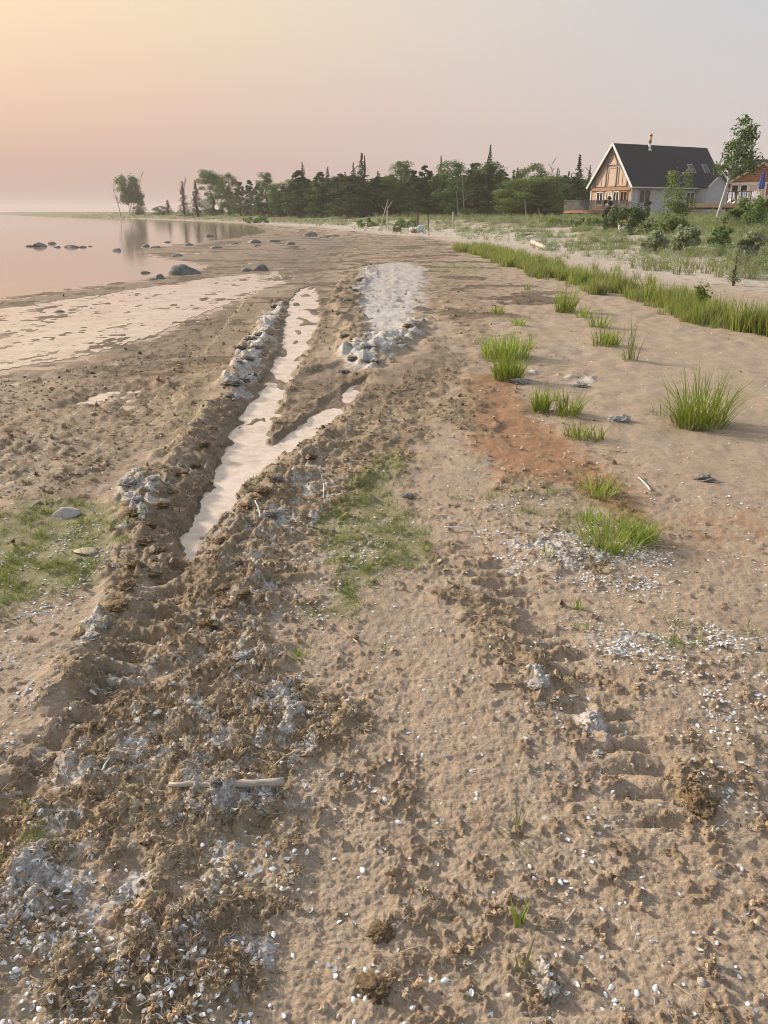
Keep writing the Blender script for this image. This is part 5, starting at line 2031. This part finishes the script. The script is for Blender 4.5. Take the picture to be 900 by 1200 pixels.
def grey_house():
    a = R(28)
    C = Vector((26.76, 90, 0))
    zg = 1.30
    H = empty('grey_house', (C.x, C.y, zg), a)
    w, L, ze, zp = 6.24, 13.7, 4.47 - zg, 8.39 - zg
    m = MB()
    m.poly([(0, 0, -1), (L, 0, -1), (L, w, -1), (0, w, -1), (0, 0, ze), (L, 0, ze), (L, w, ze), (0, w, ze), (0, w / 2, zp), (L, w / 2, zp)],
           [(0, 1, 5, 4), (2, 3, 7, 6), (3, 0, 4, 8, 7), (1, 2, 6, 9, 5), (3, 2, 1, 0)])
    m.build('wall', m_siding, H)
    # lapped boards on the long wall
    m = MB()
    nb = 18
    bh = (ze + .6) / nb
    for i in range(nb):
        z0 = -.6 + i * bh
        m.poly([(0, -.035, z0), (L, -.035, z0), (L, -.012, z0 + bh), (0, -.012, z0 + bh), (0, -.002, z0), (L, -.002, z0)],
               [(0, 1, 2, 3), (4, 5, 1, 0)])
    tag(m.build('siding', m_siding, H), kind='stuff')
    # roof
    sl = (zp - ze) / (w / 2)
    ov = .42
    for side in (0, 1):
        y0 = -ov if side == 0 else w + ov
        z0 = ze - ov * sl
        m = MB()
        nrm = Vector((0, -sl if side == 0 else sl, 1)).normalized()
        plate(m, [(-.4, y0, z0 + .02), (L + .4, y0, z0 + .02), (L + .4, w / 2, zp + .02), (-.4, w / 2, zp + .02)], nrm, .14)
        rf = m.build('roof', m_roof, H)
        if side == 0:
            # shingle courses
            cs = MB()
            for i in range(22):
                t0, t1 = i / 22, (i + 1) / 22
                p0 = Vector((0, y0 + (w / 2 - y0) * t0, z0 + (zp - z0) * t0)) + nrm * .188
                p1 = Vector((0, y0 + (w / 2 - y0) * t1, z0 + (zp - z0) * t1)) + nrm * .166
                cs.poly([(-.4, p0.y, p0.z), (L + .4, p0.y, p0.z), (L + .4, p1.y, p1.z), (-.4, p1.y, p1.z)], [(0, 1, 2, 3)])
            tag(cs.build('shingle_course', m_roof, rf), kind='stuff')
            for sx in (9.75, 12.1):
                yc = 1.15
                d = Vector((0, 1, sl)).normalized()
                o_ = Vector((sx, yc, ze + yc * sl)) + nrm * .20
                sk = MB()
                plate(sk, [o_ - d * .62 + Vector((-.42, 0, 0)), o_ - d * .62 + Vector((.42, 0, 0)), o_ + d * .62 + Vector((.42, 0, 0)),
                           o_ + d * .62 + Vector((-.42, 0, 0))], nrm, .1)
                s_ = sk.build('skylight', m_dkframe, rf)
            ch = MB()
            yc = w / 2 - .5
            zb = ze + yc * sl
            ch.tube([(4.6, yc, zb - .1), (4.6, yc, zb + .9)], [.15, .13], 12)
            ch.tube([(4.6, yc, zb + .05), (4.6, yc, zb + .38)], [.36, .15], 12)
            ch.build('chimney_pipe', m_steel, rf, True)
            cc = MB().tube([(4.6, yc, zb + .9), (4.6, yc, zb + 1.62)], [.15, .15], 12)
            cc.tube([(4.6, yc, zb + 1.62), (4.6, yc, zb + 1.70), (4.6, yc, zb + 1.86)], [.20, .22, .06], 12)
            cc.build('chimney_cap', m_pipe_lit, rf, True)
    for sx in (9.75, 12.1):
        d = Vector((0, 1, sl)).normalized()
        nrm = Vector((0, -sl, 1)).normalized()
        o_ = Vector((sx, 1.15, ze + 1.15 * sl)) + nrm * .31
        g_ = MB()
        plate(g_, [o_ - d * .52 + Vector((-.33, 0, 0)), o_ - d * .52 + Vector((.33, 0, 0)), o_ + d * .52 + Vector((.33, 0, 0)),
                   o_ + d * .52 + Vector((-.33, 0, 0))], nrm, .02)
        g_.build('skylight_pane', m_glass, H)
    # barge boards, gutter, corner boards
    for x in (-.44, L + .44):
        for side in (0, 1):
            y0 = -ov if side == 0 else w + ov
            m = MB()
            m.bar((x, y0, ze - ov * sl + .05), (x, w / 2, zp + .07), .06, .24, (0, 0, 1))
            m.build('barge_board', m_trim, H)
    MB().bar((-.4, -ov - .05, ze - ov * sl + .06), (L + .4, -ov - .05, ze - ov * sl + .06), .12, .14).build('gutter', m_trim, H)
    MB().box((.03, -.05, (ze - .6) / 2 - .1), (.16, .10, ze + .55)).build('corner_board', m_trim, H)
    MB().box((-.05, w - .02, (ze - .6) / 2 - .1), (.10, .16, ze + .55)).build('corner_board', m_trim, H)
    MB().tube([(-.1, -.12, 0), (-.1, -.12, ze - .4)], .05, 8).build('downpipe', m_trim, H)
    # gable front: shaken wood panels, orange beam, big panes
    m = MB()
    plate(m, [(-.004, w - .1, 2.72), (-.004, .1, 2.72), (-.004, .1, ze), (-.004, w / 2, zp - .12), (-.004, w - .1, ze)], (-1, 0, 0), .03)
    m.build('shake_panel', m_shake, H)
    m = MB()
    plate(m, [(-.004, w - .1, -.6), (-.004, .1, -.6), (-.004, .1, 2.42), (-.004, w - .1, 2.42)], (-1, 0, 0), .03)
    m.build('lower_panel', m_tan, H)
    MB().box((-.10, w / 2, 2.57), (.22, w - .1, .30)).build('beam', m_cedar, H)
    N_ = (-1, 0, 0)
    X = -.036
    frame_window(H, [(X, .60 * w, 2.9), (X, .40 * w, 2.9), (X, .40 * w, 4.75), (X, .60 * w, 4.75)], N_, .12, m_fr, m_glass_sky)
    frame_window(H, [(X, .87 * w, 2.9), (X, .655 * w, 2.9), (X, .655 * w, 4.95), (X, .87 * w, 3.55)], N_, .12, m_fr, m_glass_sky,
                 [((X, .76 * w, 2.9), (X, .76 * w, 4.25))])
    frame_window(H, [(X, .345 * w, 2.9), (X, .13 * w, 2.9), (X, .13 * w, 3.55), (X, .345 * w, 4.95)], N_, .12, m_fr, m_glass_sky,
                 [((X, .24 * w, 2.9), (X, .24 * w, 4.25))])
    frame_window(H, [(X, .60 * w, 5.1), (X, .40 * w, 5.1), (X, .5 * w, 6.1)], N_, .12, m_fr, m_glass_sky)
    for y0, y1, gm in ((.84, .68, m_glass), (.60, .46, m_glass_sky), (.42, .28, m_glass), (.24, .08, m_glass)):
        frame_window(H, [(X, y0 * w, .95), (X, y1 * w, .95), (X, y1 * w, 2.3), (X, y0 * w, 2.3)], N_, .10, m_trim if y0 > .3 else m_cedar, gm,
                     [((X, (y0 + y1) / 2 * w, .95), (X, (y0 + y1) / 2 * w, 2.3))])
    # windows of the long wall
    Yw = -.038
    for x0, x1, z0, z1 in ((1.15, 2.75, 1.1, 2.5), (8.35, 9.65, .55, 2.3)):
        frame_window(H, [(x0, Yw, z0), (x1, Yw, z0), (x1, Yw, z1), (x0, Yw, z1)], (0, -1, 0), .13, m_dkframe if x0 < 5 else m_trim, m_glass,
                     [(((x0 + x1) / 2, Yw, z0), ((x0 + x1) / 2, Yw, z1))])
    # lakeside deck
    dx0, dx1, dy0, dy1, dz = -3.3, -.12, .4, w + .6, .38
    D = MB()
    for i in range(22):
        yy = dy0 + (dy1 - dy0) * (i + .5) / 22
        D.box(((dx0 + dx1) / 2, yy, dz), (dx1 - dx0, (dy1 - dy0) / 22 - .015, .05))
    deck = D.build('deck_floor', m_wood, H)
    deck['kind'] = 'stuff'
    MB().bar((dx0, dy0 - .03, dz - .16), (dx1, dy0 - .03, dz - .16), .05, .26).build('deck_beam', m_cedar, H)
    MB().bar((dx0 - .03, dy0, dz - .16), (dx0 - .03, dy1, dz - .16), .05, .26).build('deck_beam', m_cedar, H)
    for x, y in ((dx0, dy0), (dx0, (dy0 + dy1) / 2), (dx0, dy1), ((dx0 + dx1) / 2, dy0), (dx1 - .1, dy0)):
        MB().box((x, y, .2), (.12, .12, 2.5)).build('deck_post', m_deck, H)
    m = MB()
    for i in range(44):
        y = dy0 + (dy1 - dy0) * i / 43
        m.box((dx0 - .07, y, dz + .52), (.03, .085, .92))
    for i in range(22):
        x = dx0 + (dx1 - dx0) * i / 21
        m.box((x, dy0 - .07, dz + .52), (.085, .03, .92))
    tag(m.build('railing_board', m_deck, H), kind='stuff')
    MB().bar((dx0 - .07, dy0 - .1, dz + 1.02), (dx0 - .07, dy1, dz + 1.02), .14, .05).build('handrail', m_deck, H)
    MB().bar((dx0, dy0 - .07, dz + 1.02), (dx1, dy0 - .07, dz + 1.02), .14, .05).build('handrail', m_deck, H)
    MB().bar((-.4, -.3, dz + .9), (1.0, -1.2, -.3), .08, .10).build('stair_rail', m_deck, H)
    MB().bar((-.6, -.4, dz + .1), (.8, -1.3, -.9), .25, .12).build('stair_stringer', m_deck, H)
    # side wing with its own gable towards the beach
    x0, x1, y0, y1, we, wp = 9.9, 13.4, -1.5, .4, 2.9, 4.26
    xm = (x0 + x1) / 2
    m = MB()
    m.poly([(x0, y0, -1), (x1, y0, -1), (x1, y1, -1), (x0, y1, -1), (x0, y0, we), (x1, y0, we), (x1, y1, we), (x0, y1, we), (xm, y0, wp), (xm, y1, wp)],
           [(0, 1, 5, 8, 4), (1, 2, 6, 5), (3, 0, 4, 7), (3, 2, 1, 0)])
    m.build('wing_wall', m_siding, H)
    m = MB()
    for i in range(24):
        z0_ = -.5 + i * .195
        z1_ = z0_ + .195
        if z1_ > wp - .1:
            break
        f = 0 if z1_ <= we else (z1_ - we) / (wp - we) * (x1 - x0) / 2
        m.poly([(x0 + f, y0 - .032, z0_), (x1 - f, y0 - .032, z0_), (x1 - f, y0 - .01, z1_), (x0 + f, y0 - .01, z1_)], [(0, 1, 2, 3)])
    tag(m.build('wing_siding', m_siding, H), kind='stuff')
    for s in (-1, 1):
        m = MB()
        xe = xm + s * (x1 - x0) / 2 * 1.12
        zz = we - (wp - we) * .12
        nr = Vector((s * (wp - we), 0, (x1 - x0) / 2)).normalized()
        plate(m, [(xe, y0 - .3, zz), (xm, y0 - .3, wp), (xm, y1 + 1.5, wp), (xe, y1 + 1.5, zz)], nr, .12)
        m.build('wing_roof', m_roof, H)
        MB().bar((xe, y0 - .34, zz + .05), (xm, y0 - .34, wp + .06), .05, .2).build('wing_barge_board', m_trim, H)
    tag(H, 'grey sided house with steep dark roof and glazed lakeside gable', 'house')


grey_house()


CAB_RZ = -24


def cabin():
    Y = 76
    A_ = at(856, 214, Y)
    zg = 1.1
    wd = 5.0
    H = empty('wooden_cabin', (A_.x, Y, zg), R(CAB_RZ))
    ze, zp, dp = A_.z - zg, 5.5 - zg, 8.0
    m = MB()
    m.poly([(0, 0, -1), (wd, 0, -1), (wd, dp, -1), (0, dp, -1), (0, 0, ze), (wd, 0, ze), (wd, dp, ze), (0, dp, ze), (wd / 2, 0, zp), (wd / 2, dp, zp)],
           [(0, 1, 5, 8, 4), (1, 2, 6, 5), (2, 3, 7, 9, 6), (3, 0, 4, 7), (3, 2, 1, 0)])
    mc = M_plain('log_siding', (.33, .15, .07), (.50, .26, .14), 4, .75, .3, .01, .3, stretch=(.4, 1, 8))
    m.build('wall', mc, H)
    m = MB()
    z = -.4
    while z + .18 < zp - .1:
        f = 0 if z + .18 <= ze else (z + .18 - ze) / (zp - ze) * wd / 2
        m.tube([(f, -.01, z + .09), (wd - f, -.01, z + .09)], .085, 8)
        z += .18
    tag(m.build('log_course', mc, H), kind='stuff')
    for s in (-1, 1):
        xe = wd / 2 + s * wd / 2 * 1.14
        zz = ze - (zp - ze) * .14
        nr = Vector((s * (zp - ze), 0, wd / 2)).normalized()
        m = MB()
        plate(m, [(xe, -.5, zz), (wd / 2, -.5, zp), (wd / 2, dp + .3, zp), (xe, dp + .3, zz)], nr, .13)
        m.build('roof', m_roof, H)
        MB().bar((xe, -.54, zz + .06), (wd / 2, -.54, zp + .07), .05, .2).build('barge_board', m_tan, H)
    # taller roof behind
    m = MB()
    m.poly([(1.2, 5, 2.6), (9, 5, 2.6), (9, 9, 5.25), (1.2, 9, 5.25), (9, 13, 2.6), (1.2, 13, 2.6)], [(0, 1, 2, 3), (3, 2, 4, 5), (0, 3, 5), (1, 4, 2)])
    m.build('rear_roof', m_roof, H)
    # window band
    N_ = (0, -1, 0)
    yw = -.10
    for x0, x1, gm in ((.15, .75, m_glass), (.9, 1.5, m_glass), (1.62, 2.3, m_glass_sky), (2.42, 3.0, m_glass_sky), (3.3, 4.3, m_glass)):
        z0 = 1.2 if x0 < 3.2 else 1.08
        frame_window(H, [(x0, yw, z0), (x1, yw, z0), (x1, yw, 2.72), (x0, yw, 2.72)], N_, .11, m_trim, gm)
    MB().box((2.3, -.14, 2.84), (4.7, .10, .12)).build('window_head', m_trim, H)
    # deck with stairs
    fz = 1.07
    dk = [(-4.9, -8.2), (4.6, -8.2)]
    x0, x1, y0, y1 = -4.6, 5.5, -6.6, -.12
    m = MB()
    for i in range(34):
        yy = y0 + (y1 - y0) * (i + .5) / 34
        m.box(((x0 + x1) / 2, yy, fz), (x1 - x0, (y1 - y0) / 34 - .012, .05))
    tag(m.build('deck_floor', m_wood, H), kind='stuff')
    MB().bar((x0 - .05, y0 - .04, fz - .14), (x1, y0 - .04, fz - .14), .06, .30).build('deck_beam', m_wood, H)
    MB().bar((x0 + .3, y0 + .5, fz - .36), (x1, y0 + .5, fz - .36), .08, .16).build('deck_joist', m_post, H)
    for x in (-4.3, -3.1, -.9, .9, 2.8, 4.8):
        MB().box((x, y0 + .2, (fz - 1.3) / 2 - .1), (.16, .16, fz + 1.1)).build('deck_post', m_wood, H)
    for i, x in enumerate(np.linspace(.1, 1.9, 6)):
        MB().box((float(x), y0 + .02, fz + .45), (.07, .07, .95)).build('railing_post', m_post, H)
    MB().bar((.05, y0 + .02, fz + .95), (1.95, y0 + .02, fz + .95), .10, .05).build('handrail', m_post, H)
    # stair going down towards the beach
    for k in range(6):
        MB().box((1.55 - k * .24, y0 - .25, fz - .12 - k * .2), (.30, .9, .05)).build('stair_tread', m_deck, H)
    for dy in (-.68, .16):
        MB().bar((1.75, y0 - .25 + dy, fz - .02), (.2, y0 - .25 + dy, fz - 1.25), .05, .22).build('stair_stringer', m_deck, H)
    tag(H, 'orange-brown wooden cabin with dark roof at the right edge', 'house')
    return H, fz + .03, y0


CAB, deck_z, deck_y0 = cabin()
CM = Matrix.Translation(CAB.location) @ Euler((0, 0, R(CAB_RZ))).to_matrix().to_4x4()


def deck_chair(lx, ly, rz, label):
    p = CM @ Vector((lx, ly, deck_z))
    root = empty('deck_chair', p, rz + R(CAB_RZ))
    m = MB()
    for i in range(5):
        m.bar((-.26, -.25 + i * .12, .36 - i * .025), (.26, -.25 + i * .12, .36 - i * .025), .10, .025)
    tag(m.build('seat', m_wpaint, root), kind='stuff')
    m = MB()
    for i in range(5):
        x = -.24 + i * .12
        m.bar((x, .24, .30), (x * 1.15, .55, 1.0 - abs(i - 2) * .05), .095, .025, (0, 1, 0))
    tag(m.build('backrest', m_wpaint, root), kind='stuff')
    for s in (-1, 1):
        MB().box((s * .34, .02, .58), (.13, .74, .03)).build('armrest', m_wpaint, root)
        MB().bar((s * .31, -.30, 0), (s * .31, -.26, .57), .06, .09).build('leg', m_wpaint, root)
        MB().bar((s * .30, .55, 0), (s * .30, -.28, .36), .05, .10).build('leg', m_wpaint, root)
    tag(root, label, 'chair')


deck_chair(.55, -5.9, .5, 'white slatted deck chair at the left of the cabin deck')
deck_chair(1.35, -5.7, .1, 'white slatted deck chair in the middle of the cabin deck, nearest the railing')
deck_chair(2.15, -5.8, -.2, 'white slatted deck chair under the blue umbrella')
deck_chair(3.4, -5.6, -.4, 'white slatted deck chair at the right end of the cabin deck')


def umbrella():
    p = CM @ Vector((2.6, -4.2, deck_z))
    root = empty('folded_umbrella', p)
    MB().tube([(0, 0, 0), (0, 0, 2.75)], .025, 8).build('pole', m_wood, root)
    n = 16
    V, F = [], []
    prof = [(1.15, .15), (1.3, .19), (1.7, .17), (2.2, .11), (2.6, .05), (2.72, .02)]
    for z, r in prof:
        for k in range(n):
            rr = r * (1 + .28 * (k % 2))
            V.append((rr * math.cos(6.2832 * k / n), rr * math.sin(6.2832 * k / n), z))
    for i in range(len(prof) - 1):
        for k in range(n):
            F.append((i * n + k, i * n + (k + 1) % n, (i + 1) * n + (k + 1) % n, (i + 1) * n + k))
    me = bpy.data.meshes.new('canopy')
    me.from_pydata(V, [], F)
    link('canopy', me, M_plain('umbrella_blue', (.012, .045, .22), (.03, .085, .33), 6, .8, .2, .01, .3), root)
    MB().tube([(0, 0, 0), (0, 0, .06), (0, 0, .1)], [.24, .24, .05], 12).build('base', m_post, root)
    tag(root, 'folded dark blue sun umbrella on the cabin deck', 'umbrella')


umbrella()


# small shed roof seen left of the gable
def shed():
    c = at(690, 240, 112)
    zg = ground_z(c.x, 112)
    root = empty('shed', (c.x, 112, zg - .2))
    MB().box((0, 0, 1.3), (3.0, 3.0, 2.8)).build('wall', m_tan, root)
    MB().poly([(-1.8, -1.8, 2.6), (1.8, -1.8, 2.6), (1.8, 1.8, 2.6), (-1.8, 1.8, 2.6), (0, -1.8, 3.6), (0, 1.8, 3.6)],
              [(0, 4, 5, 3), (1, 2, 5, 4), (0, 1, 4), (2, 3, 5), (3, 2, 1, 0)]).build('roof', m_shake, root)
    tag(root, 'small tan shed with brown roof behind the lakeside deck', 'shed')


shed()


# ------------------------------------------------------------------ haze
def haze():
    m = MB().box((0, 800, 5.5), (3960, 1640, 16.6))
    t = bpy.data.materials.new('haze_air')
    t.use_nodes = True
    nt = t.node_tree
    nt.nodes.clear()
    o = nt.nodes.new('ShaderNodeOutputMaterial')
    v = nt.nodes.new('ShaderNodeVolumePrincipled')
    v.inputs['Color'].default_value = (.95, .88, .85, 1)
    v.inputs['Density'].default_value = HAZE
    v.inputs['Anisotropy'].default_value = 0.0
    nt.links.new(v.outputs[0], o.inputs['Volume'])
    ob = m.build('haze', t)
    tag(ob, 'thin pinkish smoke haze filling the evening air', 'haze', kind='stuff')


HAZE = .0005
haze()
